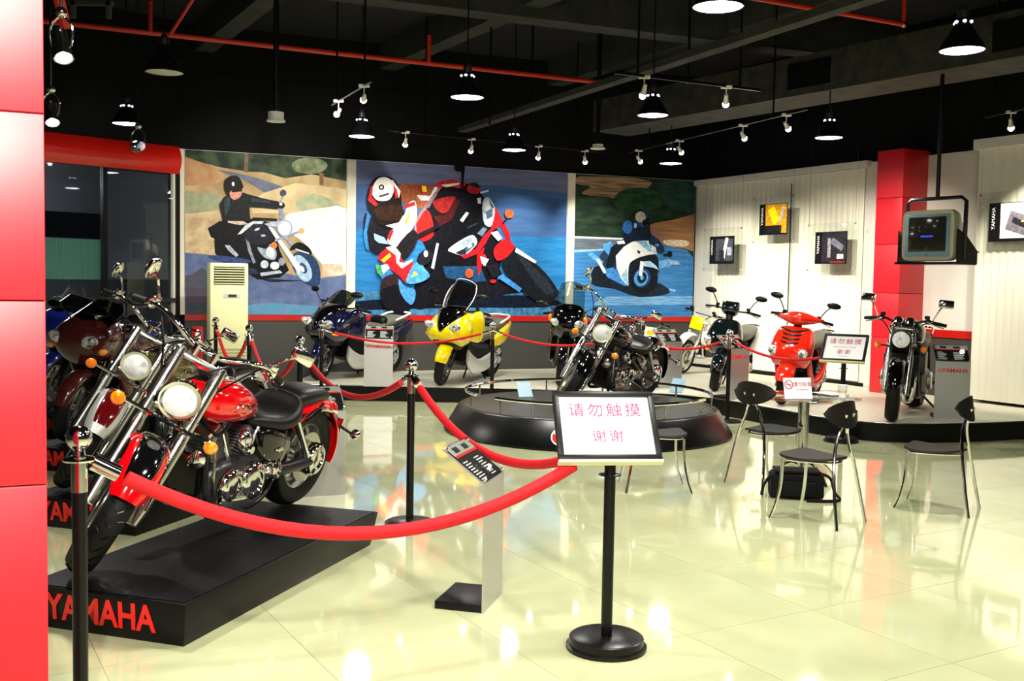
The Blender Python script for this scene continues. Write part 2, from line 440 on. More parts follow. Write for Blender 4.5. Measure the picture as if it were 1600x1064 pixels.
# right wall
wr = struct(WR.slab(MB(), 0, WR.L + 3, 0, ZC, -0.2, 0).build('wall_right', 'blackwall'))
upA = uat(1356, 1.5, WR); upB = uat(1437, 1.5, WR); upC = uat(1540, 1.5, WR)
WR.slab(MB(), 0.0, upC, 0.2, ZT - 0.02, 0, 0.03).build('wall_panel', 'trimw', wr)
WR.slab(MB(), 0.0, upA, ZT - 0.09, ZT, 0.0, 0.12).build('blind_headrail', 'trimw', wr)
WR.slab(MB(), 0.0, upA, 0.2, 0.25, 0.03, 0.05).build('skirting', 'blackplastic', wr)
WR.slab(MB(), upB, upC, 0.2, 0.98, 0.03, 0.05).build('dado_panel', 'lowwall', wr)
WR.slab(MB(), upB, upC, 0.98, 1.08, 0.03, 0.07).build('red_band', 'redstrip', wr)
sw = 0.105
def slats(u0, u1, n0, z0, z1):
    n_ = int((u1 - u0) / sw); first = None
    for k in range(n_):
        u = u0 + (k + 0.5) * sw
        if first is None:
            mb = MB(); g = []
            for i in range(5):
                t = -1 + i / 2; y = 0.012 * (1 - t * t)
                g.append([WR.rot() @ V((t * sw * 0.49, y, z0)), WR.rot() @ V((t * sw * 0.49, y, z1))])
            first = mb.sheet(g, 0.0025).build('blind_slat', 'slat', wr)
            o = first
        else: o = link_copy(first, wr)
        o.location = WR.P(u, 0, n0)
slats(0.45, upA - 0.05, 0.05, 0.27, ZT - 0.1)
slats(upC, WR.L + 1.5, 0.24, 0.24, ZT - 0.02)
WR.slab(MB(), upC - 0.02, WR.L + 1.5, ZT - 0.06, ZT + 0.06, 0.2, 0.34).build('blind_headrail', 'trimw', wr)
# left glazed wall with red fascia, at an angle
wl = struct(WL.slab(MB(), 0, WL.L, ZT, ZC, -0.2, 0).build('wall_left', 'blackwall'))
g = []
for i in range(9):
    t = i / 8; z = 3.06 + (ZT + 0.02 - 3.06) * t; b_ = 0.08 * math.sin(PI * t) + 0.05
    g.append([WL.P(0, z, b_), WL.P(WL.L, z, b_)])
MB().sheet(g, 0.02).build('red_fascia', 'redfascia', wl)
win = group_struct('window_1')
um = WL.uz(163, 350)[0]
for u in (0.0, um - 0.03, WL.L - 0.04):
    WL.slab(MB(), u, u + 0.06, 0, 3.1, -0.06, 0.04).build('mullion', 'blackmetal', win)
for z in (0.0, 1.24, 3.06):
    WL.slab(MB(), 0, WL.L, z, z + 0.06, -0.05, 0.03).build('transom', 'enginegrey', win)
for u0, u1 in ((0.06, um - 0.03), (um + 0.03, WL.L - 0.04)):
    for z0, z1 in ((0.06, 1.24), (1.30, 3.06)):
        WL.slab(MB(), u0, u1, z0, z1, -0.012, 0.0).build('pane', 'winglass', win)
nb = struct(WL.slab(MB(), -3, WL.L + 0.3, 0, 3.6, -2.6, -2.5).build('wall_beyond', 'dimwall'))
WL.slab(MB(), um + 0.03, WL.L - 0.05, 1.56, 3.05, -0.12, -0.10).build('roller_blind', 'dimwall', nb)
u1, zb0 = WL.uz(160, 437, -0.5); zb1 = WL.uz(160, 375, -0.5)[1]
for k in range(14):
    WL.slab(MB(), u1 - 0.09 * (k + 1), u1 - 0.09 * k - 0.008, zb0, zb1, -0.5, -0.49).build('lit_blind_slat', 'blind_green_glow', nb)
WL.slab(MB(), u1 - 1.4, u1, zb1 + 0.01, zb1 + 0.36, -0.5, -0.47).build('blind_pelmet', 'blackplastic', nb)
lb = bpy.data.lights.new('room_beyond_fill', 'POINT'); lb.energy = 60; lb.shadow_soft_size = 0.2  # added unseen source, brightens the space behind the glazing
lbo = bpy.data.objects.new('room_beyond_fill', lb); C.objects.link(lbo); lbo.location = WL.P(WL.L - 2.2, 3.0, -1.3)
# red pillar on the right and red clad pillar in the foreground
Cc = V((5.11, 13.58, 0)); w1, w2 = 0.43, 0.56
pil = group_struct('wall_pillar')
for k, (z0, z1) in enumerate(((0.2, 0.95), (0.95, 1.55), (1.55, 2.2), (2.2, 2.82), (2.82, 3.46))):
    MB().box(Cc - ur * w1 / 2 - WR.N * w2 / 2 + V((0, 0, (z0 + z1) / 2)), (w1, w2, z1 - z0 - 0.006), WR.rot()).build('clad_panel', 'redpanel', pil, bev=0.003)
MB().box(Cc - ur * w1 / 2 - WR.N * w2 / 2 + V((0, 0, 1.83)), (w1 - 0.02, w2 - 0.02, 3.26), WR.rot()).build('core', 'blackplastic', pil)
E = AT(71, 470, 2.6); dv = V((E.x, E.y, 0)).normalized(); du = V((dv.y, -dv.x, 0))
pil2 = group_struct('front_pillar')
rt = MX(((du.x, dv.x, 0), (du.y, dv.y, 0), (0, 0, 1)))
zs = [0.0, AT(71, 757, 2.6).z, AT(71, 470, 2.6).z, AT(71, 178, 2.6).z, AT(71, 178, 2.6).z + 0.48, 3.6, ZC]
E0 = V((E.x, E.y, 0))
for z0, z1 in zip(zs, zs[1:]):
    MB().box(E0 - du * 0.35 + dv * 0.19 + V((0, 0, (z0 + z1) / 2)), (0.70, 0.38, z1 - z0 - 0.004), rt).build('clad_panel', 'redpanel', pil2, bev=0.0025)
MB().box(E0 - du * 0.35 + dv * 0.19 + V((0, 0, ZC / 2)), (0.69, 0.37, ZC), rt).build('core', 'darkred', pil2)

# display platform with curved front
front = sm([(-2.95, 15.2), (-2.92, 13.9), (-2.6, 13.62), (-1.78, 13.57), (0.2, 13.5), (1.6, 13.35), (2.45, 12.93), (3.0, 11.95), (3.5, 10.98), (4.05, 10.68), (4.76, 10.77), (5.59, 11.08), (6.3, 11.36)], 6)
back = [tuple(WR.P(WR.L - 0.3, 0, 0.05))[:2], (3.17, 17.86), tuple(WB.P(2.0, 0, 0.03))[:2]]
poly = front + back
plat = thing('display_platform', 'low black edged platform with pale ribbed top along the walls', 'platform')
MB().prism(poly, (0, 0, 0.185), (1, 0, 0), (0, 1, 0), 0.015).build('deck', 'plat_top', plat, ang=30)
MB().sheet([[(p[0], p[1], 0.0), (p[0], p[1], 0.192)] for p in front], 0.012).build('skirt', 'plat_black', plat)
MB().tube([(p[0], p[1], 0.196) for p in front], 0.007, 6).build('edge_trim', 'steel', plat)

# ------------------------------------------------------------------ posters on the back wall
def pmat(h, h2=None, sc_=6, st=None):
    k = 'print_' + h + (h2 or '')
    if k not in MATS:
        if h2: pm(k, h, 0.5, spec=0.12, noise=(h2, sc_, 4, 0.35, 0.65) + ((st,) if st else ()))
        else:
            l2 = ''.join('%02x' % min(255, int(int(h[i:i + 2], 16) * 1.18 + 10)) for i in (0, 2, 4))
            pm(k, h, 0.5, spec=0.12, noise=(l2, 22, 5, 0.42, 0.68))
    return k
def ELL(cx, cy, rx, ry, a=0, n=20):
    c_, s_ = math.cos(R(a)), math.sin(R(a))
    return [(cx + rx * math.cos(2 * PI * i / n) * c_ - ry * math.sin(2 * PI * i / n) * s_, cy + rx * math.cos(2 * PI * i / n) * s_ + ry * math.sin(2 * PI * i / n) * c_) for i in range(n)]
def poster(idx, x0, y0, s, layers, label):
    u0, u1 = PU[idx]; th = 0.045
    t = thing('wall_poster', label, 'poster', WB.P((u0 + u1) / 2, PZ0, 0))
    inv = t.location.copy()
    m = WB.slab(MB(), u0, u1, PZ0 + 0.002, PZ1, 0.002, th); m.v = [p - inv for p in m.v]; m.build('board', 'paper', t, smooth=False)
    me = bpy.data.meshes.new('printed_picture'); vs_, fs_, mi, mats = [], [], [], []
    for k, ly in enumerate(layers):
        mat, pts = ly[0], ly[1]
        if len(ly) > 2: pts = sm(pts, 3, True)
        n = th + 0.0012 + 0.0009 * k
        base = len(vs_); ok = []
        for (zx, zy) in pts:
            u, z = WB.uz(x0 + zx / s, y0 + zy / s, n)
            u = min(max(u, u0 + 0.004), u1 - 0.004); z = min(max(z, PZ0 + 0.004), PZ1 - 0.004)
            vs_.append(tuple(WB.P(u, z, n) - inv))
        fs_.append(tuple(range(base, len(vs_))))
        if mat not in mats: mats.append(mat)
        mi.append(mats.index(mat))
    me.from_pydata(vs_, [], fs_)
    for q in mats: me.materials.append(MATS[q])
    me.polygons.foreach_set('material_index', mi)
    bm = bmesh.new(); bm.from_mesh(me); bm.normal_update()
    fl = [f for f in bm.faces if f.normal.dot(WB.N) < 0]
    bmesh.ops.reverse_faces(bm, faces=fl); bmesh.ops.triangulate(bm, faces=[f for f in bm.faces if len(f.verts) > 4])
    bm.to_mesh(me); bm.free()
    o = bpy.data.objects.new('printed_picture', me); C.objects.link(o); o.parent = t
p = pmat
S = 1   # marks a smoothed outline
poster(1, 280, 230, 4.837, [
 (p('c8b284', 'a88c66', 3), [(0, -60), (1320, -60), (1320, 1320), (0, 1320)]),
 (p('1c2822', '45563f', 5), [(0, -60), (1320, -60), (1320, 260), (1130, 230), (1000, 205), (800, 235), (640, 190), (520, 185), (300, 150), (150, 110), (0, 75)]),
 (p('6e5a48'), [(495, 30), (525, 30), (520, 190), (490, 190)]), (p('7a6048'), [(1060, 190), (1095, 200), (1090, 290), (1060, 285)]),
 (p('98a07c', '5c6c54', 9), ELL(985, 140, 135, 62), S),
 (p('b0805c', 'c49a70', 6), [(0, 80), (140, 105), (260, 150), (345, 215), (300, 265), (160, 285), (0, 270)], S),
 (p('5e647c', '70768c', 8), [(280, 168), (430, 195), (600, 235), (760, 290), (910, 352), (800, 372), (640, 342), (560, 290), (460, 235), (360, 205)]),
 (p('e0cfa4', 'd0b890', 5), [(640, 345), (880, 270), (1320, 320), (1320, 500), (560, 500), (520, 420)]),
 (p('8e9a80', 'a8a888', 9), [(0, 340), (140, 345), (300, 365), (330, 460), (200, 480), (0, 490)], S),
 (p('9eb094', 'c8c4a0', 10), [(890, 400), (1010, 350), (1180, 410), (1250, 480), (1000, 490), (900, 470)], S),
 (p('b89c78', 'd8c49c', 7), [(0, 500), (330, 480), (330, 820), (0, 800)]),
 (p('fffaf0'), [(800, 530), (900, 490), (1320, 470), (1320, 900), (1160, 950), (1060, 860), (940, 720), (840, 640)], S),
 (p('e6c8b4', 'd49c84', 12), [(1075, 880), (1240, 880), (1240, 985), (1090, 975)]),
 (p('64729a', '50608a', 7), [(0, 795), (220, 812), (600, 900), (1000, 1000), (1320, 965), (1320, 1320), (0, 1320)]),
 (p('3e5058', '5a4a5a', 14), [(0, 1010), (100, 960), (200, 930), (230, 1320), (0, 1320)], S),
 (p('4a90a8', '6a8ab8', 12), [(480, 1195), (700, 1175), (1240, 1215), (1320, 1330), (480, 1330)]),
 (p('161c28'), [(560, 985), (760, 1000), (960, 1010), (700, 1020)]),
 (p('0b0b10'), [(215, 612), (262, 585), (300, 560), (420, 545), (560, 540), (690, 570), (730, 640), (760, 780), (830, 930), (760, 985), (590, 1000), (520, 955), (330, 870), (270, 800), (265, 690), (240, 680)]),
 (p('2e3e74'), [(218, 825), (300, 818), (520, 848), (510, 880), (300, 862)], S),
 (p('222c44'), [(400, 880), (580, 920), (600, 960), (520, 955)]),
 (p('9ca8bc'), [(345, 740), (380, 740), (450, 815), (430, 830), (370, 780)]),
 (p('7a8498'), [(495, 655), (515, 655), (545, 780), (578, 870), (560, 880), (520, 780)]),
 (p('8e9ab0'), [(590, 755), (660, 770), (690, 730), (735, 790), (720, 850), (640, 830)], S), (p('c8d4e4'), ELL(690, 795, 32, 42, -20)),
 (p('b8c4d8'), ELL(645, 885, 30, 30)), (p('d8e2ee'), ELL(722, 895, 34, 30)), (p('8894a8'), ELL(775, 865, 24, 30)), (p('a0acc0'), [(610, 950), (760, 930), (780, 950), (620, 975)]),
 (p('1c1c28'), [(490, 640), (560, 585), (640, 590), (690, 640), (700, 710), (580, 740), (510, 700)], S), (p('c8ccd8'), ELL(590, 620, 22, 9, -25)), (p('b0b4c4'), ELL(635, 668, 18, 9)),
 (p('c2ccda'), [(440, 660), (500, 590), (560, 558), (640, 560), (630, 580), (560, 580), (470, 655)]),
 (p('22385e'), [(870, 800), (960, 800), (1030, 840), (1066, 930), (1062, 1030), (1015, 1052), (930, 1005), (860, 905)], S),
 (p('9cb8d8'), [(868, 830), (925, 822), (985, 890), (1003, 980), (955, 1018), (890, 960)], S), (p('30466c'), ELL(938, 915, 26, 44, -25)), (p('dce8f6'), ELL(930, 920, 14, 26, -25)),
 (p('d4e0f0'), [(672, 602), (706, 606), (930, 915), (905, 940), (885, 930)]), (p('8c9cb8'), [(730, 590), (745, 590), (880, 760), (860, 770)]),
 (p('0a0c14'), [(832, 780), (860, 738), (910, 718), (975, 752), (1004, 800), (985, 812), (920, 790), (870, 772)], S), (p('e8eef8'), [(880, 765), (985, 800), (980, 808), (878, 775)]),
 (p('90a4c4'), ELL(797, 612, 60, 64)), (p('fbfdff'), ELL(797, 612, 48, 53)),
 (p('8e9cb8'), [(720, 700), (930, 620), (935, 632), (725, 715)]), (p('e8743a'), ELL(717, 741, 24, 24)), (p('eea06a'), ELL(926, 630, 20, 22)),
 (p('a4b4d0'), [(640, 580), (720, 560), (790, 560), (740, 600), (680, 600)]), (p('0e0e14'), [(556, 530), (740, 540), (742, 556), (560, 550)]),
 (p('7e8eb0'), [(754, 455), (778, 452), (795, 520), (772, 552), (755, 530)]), (p('7888a8'), [(764, 400), (790, 360), (795, 365), (772, 410)]), (p('3e4064'), ELL(786, 345, 24, 24)),
 (p('c8b0a0'), [(360, 545), (470, 550), (520, 580), (460, 590), (370, 570)]),
 (p('0f141a'), [(305, 430), (345, 372), (395, 340), (470, 338), (520, 355), (640, 388), (752, 410), (765, 455), (735, 468), (640, 458), (530, 452), (540, 560), (330, 556), (318, 500)]),
 (p('2a3440'), [(340, 400), (390, 360), (380, 470), (345, 520)]), (p('26303a'), [(540, 380), (680, 405), (690, 425), (550, 410)]),
 (p('17171c'), ELL(772, 440, 28, 24)), (p('d8dce8'), ELL(768, 430, 12, 10)),
 (p('c88678'), [(388, 330), (475, 308), (470, 360), (445, 388), (410, 396), (386, 370)], S), (p('0a0a0e'), [(392, 322), (478, 306), (474, 334), (400, 342)]),
 (p('08080a'), [(342, 300), (350, 245), (395, 215), (450, 225), (482, 285), (478, 310), (392, 326), (372, 370), (350, 330)], S), (p('e8e8ee'), ELL(408, 278, 10, 16)),
], 'poster of black-jacketed rider on a dark cruiser, behind air conditioner')
poster(2, 550, 240, 4.091, [
 (p('33588c', '46689a', 3, (0.4, 0.4, 3)), [(-40, -60), (1440, -60), (1440, 1120), (-40, 1120)]),
 (p('5c6488', '6a7296', 4, (0.4, 0.4, 3)), [(-40, -60), (1440, -60), (1440, 260), (900, 200), (-40, 190)]),
 (p('1f6aa8', '2e7cb8', 5, (0.5, 0.5, 4)), [(-40, 480), (500, 520), (1440, 540), (1440, 880), (-40, 900)]),
 (p('4c88b0', '2a5a88', 14), [(-40, 880), (1440, 870), (1440, 1120), (-40, 1120)]),
 (p('0a1222'), [(-40, 955), (300, 925), (1100, 905), (1340, 955), (1150, 985), (700, 985), (-40, 1000)], S),
 (p('0b0b12'), [(560, 195), (700, 180), (830, 260), (900, 420), (960, 600), (900, 860), (700, 930), (480, 990), (400, 980), (400, 830), (480, 660), (430, 500), (470, 380)], S),
 (p('17406a'), [(580, 720), (820, 720), (860, 820), (760, 830), (600, 790)]),
 (p('101018'), [(700, 830), (1000, 800), (1120, 880), (900, 915), (740, 910)]),
 (p('8a1a18'), [(515, 310), (600, 278), (662, 280), (640, 350), (570, 380)], S), (p('b81a1a'), [(402, 440), (470, 362), (505, 395), (522, 520), (445, 562), (405, 500)], S),
 (p('a82420'), [(500, 215), (560, 178), (640, 164), (735, 188), (705, 225), (600, 205), (520, 250)]), (p('e6e0dc'), [(570, 200), (640, 192), (690, 185), (680, 200), (600, 215)]),
 (p('8a4a2c'), [(300, 205), (430, 198), (520, 220), (470, 330), (400, 350), (330, 320)], S), (p('a82018'), [(420, 205), (480, 200), (490, 250), (440, 262)]), (p('e8c832'), [(445, 205), (475, 208), (478, 245), (450, 245)]),
 (p('d8d4e4'), [(415, 265), (500, 270), (530, 210), (550, 215), (500, 300), (440, 300)]),
 (p('6c6270'), [(470, 330), (530, 250), (545, 262), (490, 350)]),
 (p('dc1420'), [(890, 480), (915, 340), (950, 400), (1005, 500), (1015, 555), (985, 540), (950, 460), (900, 490), (850, 580), (800, 640), (720, 672), (690, 650), (790, 610), (845, 520)]),
 (p('d0141c'), [(800, 640), (845, 600), (825, 740), (810, 780), (798, 700)]),
 (p('a8bcd0'), [(838, 300), (875, 280), (912, 345), (905, 420), (885, 468), (848, 450), (834, 380)], S), (p('eaf0f6'), [(842, 312), (872, 296), (884, 345), (855, 368)]), (p('4a6278'), [(852, 375), (898, 350), (900, 400), (866, 420)]), (p('16222e'), [(880, 300), (908, 345), (898, 350), (882, 318)]), (p('d0dce8'), [(856, 424), (892, 408), (884, 456)]), (p('0c0c14'), [(770, 430), (832, 400), (846, 452), (868, 478), (800, 520), (740, 540), (715, 490)]), (p('2e3440'), [(735, 470), (800, 440), (804, 448), (740, 480)]), (p('8a6a70'), [(405, 520), (396, 440), (440, 366), (520, 256), (562, 212), (568, 222), (502, 312), (452, 382), (410, 450), (416, 520)]), (p('3c0e10'), [(520, 400), (600, 390), (660, 290), (690, 300), (640, 420), (560, 470)]),
 (p('c4d4e4'), [(615, 612), (690, 556), (770, 520), (800, 560), (780, 600), (715, 650), (640, 632)], S), (p('f4f7fa'), [(632, 614), (690, 574), (702, 606), (660, 632)]), (p('8ea4b8'), [(700, 568), (762, 532), (772, 560), (716, 598)]), (p('465e74'), [(716, 604), (778, 564), (786, 588), (726, 640)]), (p('1a2632'), [(660, 634), (722, 604), (730, 645), (690, 648)]), (p('e6edf4'), [(738, 590), (762, 576), (768, 592), (746, 606)]), (p('5c7890'), [(800, 510), (840, 470), (865, 480), (830, 530)]),
 (p('d2ccc8'), [(690, 425), (730, 372), (748, 380), (708, 440)]), (p('c8c4cc'), [(800, 285), (825, 280), (825, 320), (805, 320)]),
 (p('dcdce4'), [(885, 505), (930, 495), (960, 540), (935, 560)]),
 (p('10141a'), [(975, 640), (1040, 598), (1130, 665), (1235, 760), (1312, 865), (1316, 905), (1240, 975), (1170, 940), (1080, 868), (985, 770), (955, 700)], S), (p('1e262e'), [(1060, 640), (1230, 790), (1290, 880), (1250, 900), (1150, 800)], S),
 (p('d6161c'), [(905, 618), (945, 565), (985, 545), (1040, 590), (1010, 640), (975, 670), (925, 682)], S), (p('e4dede'), [(1050, 600), (1180, 688), (1170, 702), (1042, 628)]), (p('d42430'), [(820, 660), (850, 640), (870, 690), (840, 720)]), (p('ece8e8'), [(818, 655), (875, 675), (850, 720), (830, 700)]),
 (p('3c7cc4'), [(930, 792), (962, 770), (1086, 862), (1070, 886)]), (p('b01c20'), ELL(902, 815, 20, 12)), (p('12141c'), [(860, 720), (930, 700), (960, 770), (900, 800)]),
 (p('0a0a10'), [(700, 80), (722, 80), (714, 190), (706, 262), (694, 262), (698, 180)]), (p('0a0a10'), ELL(686, 92, 34, 24)),
 (p('901a20'), [(735, 215), (790, 190), (820, 215), (810, 255), (750, 250)], S), (p('14141a'), [(745, 190), (790, 184), (822, 210), (800, 220), (760, 205)]), (p('c4c4cc'), [(820, 245), (872, 232), (874, 242), (822, 256)]),
 (p('dc4e28'), ELL(1005, 385, 28, 28, 20)), (p('1a1a20'), [(960, 440), (990, 410), (996, 418), (968, 446)]), (p('dc4a28'), ELL(750, 765, 26, 30)),
 (p('12121c'), [(85, 380), (150, 430), (240, 500), (290, 600), (180, 640), (120, 620), (78, 530)], S), (p('2c6cac'), [(72, 520), (100, 370), (120, 400), (95, 500), (110, 620), (90, 610)]),
 (p('8cb0d0'), [(140, 510), (205, 535), (235, 580), (170, 570), (145, 550)]),
 (p('e2dad2'), [(228, 545), (255, 490), (330, 400), (360, 320), (405, 305), (414, 400), (385, 480), (300, 590), (240, 580)], S), (p('c01c20'), [(225, 530), (250, 485), (268, 492), (240, 560)]), (p('c41c22'), [(335, 330), (400, 305), (405, 330), (345, 350)]), (p('d8b43c'), [(335, 440), (360, 375), (372, 380), (350, 460)]),
 (p('141016'), [(290, 590), (380, 490), (420, 520), (400, 600), (340, 670), (300, 640)], S),
 (p('cc1822'), [(165, 660), (235, 600), (300, 640), (330, 690), (390, 690), (375, 800), (345, 822), (280, 765), (205, 705)], S), (p('e8e4e6'), [(215, 600), (270, 588), (312, 640), (300, 690), (330, 700), (388, 672), (384, 690), (320, 735), (285, 700), (280, 650), (240, 620)]), (p('e8c030'), [(185, 680), (240, 635), (252, 655), (205, 695)]),
 (p('4088cc'), [(372, 745), (420, 690), (470, 740), (497, 785), (430, 825), (348, 826)], S), (p('c8c83c'), [(375, 790), (400, 752), (425, 775)]), (p('16161e'), [(415, 690), (430, 640), (480, 610), (520, 640), (490, 700), (440, 712)], S), (p('d8d4dc'), ELL(472, 640, 14, 22)),
 (p('a4b8d0'), [(505, 730), (540, 570), (556, 575), (524, 740)]), (p('101018'), [(300, 570), (560, 445), (565, 470), (420, 540), (310, 590)]),
 (p('2e6ea6'), [(170, 730), (210, 700), (260, 760), (250, 800), (190, 800)]), (p('3f8c50'), [(150, 700), (185, 720), (190, 790), (160, 760)]), (p('e0dce4'), [(185, 715), (225, 705), (240, 730), (200, 770)]),
 (p('281820'), [(180, 850), (215, 785), (300, 775), (335, 860), (350, 1000), (290, 1040), (220, 980)], S), (p('0c0a12'), [(185, 870), (330, 850), (370, 1000), (300, 1060), (210, 980)], S), (p('3c80c0'), [(298, 800), (340, 850), (402, 870), (400, 935), (372, 965), (312, 895)], S),
 (p('140c10'), [(95, 270), (130, 170), (205, 142), (275, 170), (312, 250), (318, 330), (335, 390), (300, 465), (230, 480), (160, 440), (105, 350)], S),
 (p('f2eeea'), [(128, 230), (160, 165), (215, 150), (268, 190), (262, 255), (232, 298), (168, 300), (135, 270)], S), (p('b01c22'), [(104, 300), (118, 215), (135, 200), (128, 280), (168, 325), (150, 338)]), (p('b82024'), [(262, 178), (300, 220), (310, 262), (280, 290), (268, 240)]), (p('e8e0dc'), [(240, 165), (262, 170), (310, 240), (300, 285), (285, 230)]),
 (p('1e1e22'), ELL(188, 215, 18, 18)), (p('f2eeea'), ELL(188, 215, 8, 8)), (p('3a3436'), [(172, 268), (235, 250), (238, 262), (175, 282)]),
 (p('2a160e'), [(140, 355), (240, 330), (318, 330), (320, 400), (270, 430), (180, 420)], S), (p('e4dcd8'), [(215, 460), (300, 440), (330, 390), (325, 440), (280, 482)]),
], 'wide blue poster of a red racing motorcycle leaning into a bend')
poster(3, 880, 260, 4.432, [
 (p('1a2820', '2c4030', 4, (1, 1, 3)), [(0, -40), (1000, -40), (1000, 1120), (0, 1120)]),
 (p('b08e70', '6a5a48', 5, (0.5, 0.5, 6)), [(60, 75), (300, 70), (600, 100), (560, 165), (450, 235), (330, 215), (130, 190), (190, 140), (90, 120)], S),
 (p('2c5034', '1c3424', 5, (1, 1, 3)), ELL(520, 235, 170, 90), S), (p('1a3a34', '2c4a40', 5, (1, 1, 3)), [(680, 110), (1000, 120), (1000, 330), (800, 300), (700, 240)], S),
 (p('b88a64', '9c7050', 5, (0.5, 0.5, 5)), [(600, 405), (760, 370), (910, 330), (1000, 330), (1000, 600), (850, 570), (680, 545), (620, 480)], S), (p('dcc8b0'), [(700, 510), (860, 515), (850, 555), (720, 545)], S),
 (p('525e6e', '6a7684', 6, (0.5, 0.5, 5)), [(0, 480), (412, 502), (412, 572), (0, 578)]), (p('c4c8d0'), [(0, 480), (420, 496), (420, 508), (0, 494)]),
 (p('2f70ae', '4a8cc8', 4, (0.5, 0.5, 8)), [(0, 576), (412, 570), (700, 545), (860, 580), (1000, 640), (1000, 1120), (0, 1120)]),
 (p('8ab4dc'), [(0, 576), (300, 570), (300, 580), (0, 592)]), (p('7cacdc'), [(640, 825), (780, 855), (775, 868), (630, 840)]), (p('88a8d0'), [(720, 640), (800, 660), (815, 680), (740, 680)]), (p('5c98d0'), [(660, 660), (720, 640), (750, 690), (660, 710)]),
 (p('8cbce4', '4a8cc8', 9, (0.5, 0.5, 8)), [(300, 900), (980, 900), (980, 960), (200, 960)]),
 (p('13202e'), [(190, 790), (330, 760), (480, 830), (640, 800), (740, 875), (530, 905), (360, 850), (230, 830)], S),
 (p('121c28'), [(190, 770), (215, 700), (270, 690), (335, 740), (320, 815), (230, 825)], S), (p('20344e'), [(250, 620), (300, 560), (370, 560), (400, 600), (360, 720), (300, 730), (260, 680)]),
 (p('5496d8'), [(168, 606), (200, 594), (280, 660), (262, 692), (225, 662)]), (p('4a90d4'), [(272, 540), (330, 520), (345, 545), (320, 620), (290, 590)]), (p('3c80c8'), [(260, 700), (340, 690), (440, 820), (430, 830), (310, 770)]), (p('c8d8ea'), [(225, 640), (250, 640), (300, 735), (280, 740)]),
 (p('101a28'), [(330, 560), (420, 500), (500, 520), (400, 600), (340, 700), (290, 710)]), (p('d8dce0'), [(370, 520), (420, 512), (430, 535), (380, 540)]),
 (p('edf1f6'), [(364, 620), (420, 556), (490, 514), (590, 514), (640, 556), (655, 604), (560, 620), (480, 655), (452, 740), (450, 832), (400, 775), (370, 700)]),
 (p('74ace0'), [(510, 520), (572, 516), (614, 582), (596, 592)]), (p('8cbce8'), [(400, 760), (440, 700), (450, 832)]), (p('20242c'), [(512, 580), (536, 588), (530, 606), (514, 598)]),
 (p('121a24'), [(455, 690), (495, 645), (560, 620), (640, 612), (662, 680), (640, 760), (470, 835)], S),
 (p('0e141c'), ELL(562, 775, 92, 104, 15), S), (p('1c3a60'), ELL(545, 770, 60, 70, 15)), (p('4c94de'), ELL(540, 772, 48, 58, 15)), (p('12202f'), ELL(545, 770, 32, 40, 15)), (p('5aa0e4'), ELL(545, 770, 12, 16)),
 (p('a0c8ee'), [(545, 660), (600, 655), (640, 685), (662, 716), (620, 700), (550, 690)]), (p('e6edf4'), [(534, 655), (560, 660), (546, 762), (524, 756)]),
 (p('16304e'), [(590, 468), (640, 490), (690, 545), (698, 592), (640, 596), (600, 545)], S), (p('c0d4e8'), [(605, 540), (640, 560), (650, 610), (620, 600)]), (p('5c90c8'), ELL(650, 545, 14, 10)), (p('10141c'), [(690, 610), (730, 598), (730, 614), (695, 624)]), (p('0e1218'), ELL(738, 607, 18, 21)),
 (p('9a6a8c'), [(610, 430), (650, 440), (680, 500), (670, 505), (645, 455), (612, 440)]),
 (p('0f1c30'), [(412, 440), (440, 380), (500, 385), (560, 430), (592, 490), (560, 512), (430, 512)], S), (p('245c9e'), ELL(446, 420, 34, 46)), (p('8ab0d8'), ELL(500, 410, 10, 18)), (p('10161e'), [(594, 400), (602, 400), (600, 500), (592, 500)]),
 (p('203a5c'), ELL(546, 366, 50, 58, -20)), (p('aca79e'), ELL(535, 350, 36, 38, -20)), (p('0e1420'), [(545, 380), (595, 350), (596, 395), (560, 415)]),
], 'poster of rider on a white and blue sport motorcycle on wet road')

# ------------------------------------------------------------------ lamps
def pendant(pos, label, on=True, dia=0.32, light=True):
    t = thing('pendant_lamp', label, 'lamp', pos, group='bell pendant lamps')
    r = dia / 2
    MB().lathe([(r, 0), (r * 1.01, 0.008), (r * 0.9, 0.05), (r * 0.62, 0.12), (r * 0.40, 0.18), (r * 0.36, 0.2), (r * 0.34, 0.2), (r * 0.38, 0.176), (r * 0.58, 0.12), (r * 0.86, 0.05), (r * 0.97, 0.006)], 28, closed=True).build('shade', 'lampshade', t)
    lt('neck', 'enginegrey', t, [(r * 0.26, 0.235), (r * 0.26, 0.29), (r * 0.2, 0.30), (r * 0.12, 0.33)], n=16)
    lt('vent_ring', 'lampshade', t, [(r * 0.34, 0.2), (r * 0.34, 0.215), (r * 0.28, 0.235)], n=16)
    if on:
        for k in range(6): el('vent_glow', 'lampvent', t, (r * 0.36 * math.cos(k * PI / 3 + 0.3), r * 0.36 * math.sin(k * PI / 3 + 0.3), 0.205), (0.014, 0.014, 0.011), n=8, m=6)
    lt('cord', 'blackplastic', t, [(0.008, 0.32), (0.008, top_at(pos) - pos[2])], n=6)
    lt('diffuser', 'lampinside' if on else 'lampoff', t, [(r * 0.955, 0.006), (r * 0.6, -0.004), (0.001, -0.008)], n=24)
    if on and light:
        l = bpy.data.lights.new('lamp_light', 'SPOT'); l.energy = PEND_W; l.spot_size = R(150); l.spot_blend = 0.7; l.shadow_soft_size = r * 0.9; l.color = (1.0, 0.98, 0.88)
        lo = bpy.data.objects.new('lamp_light', l); C.objects.link(lo); lo.parent = t; lo.location = (0, 0, -0.03)
ZL = 3.35
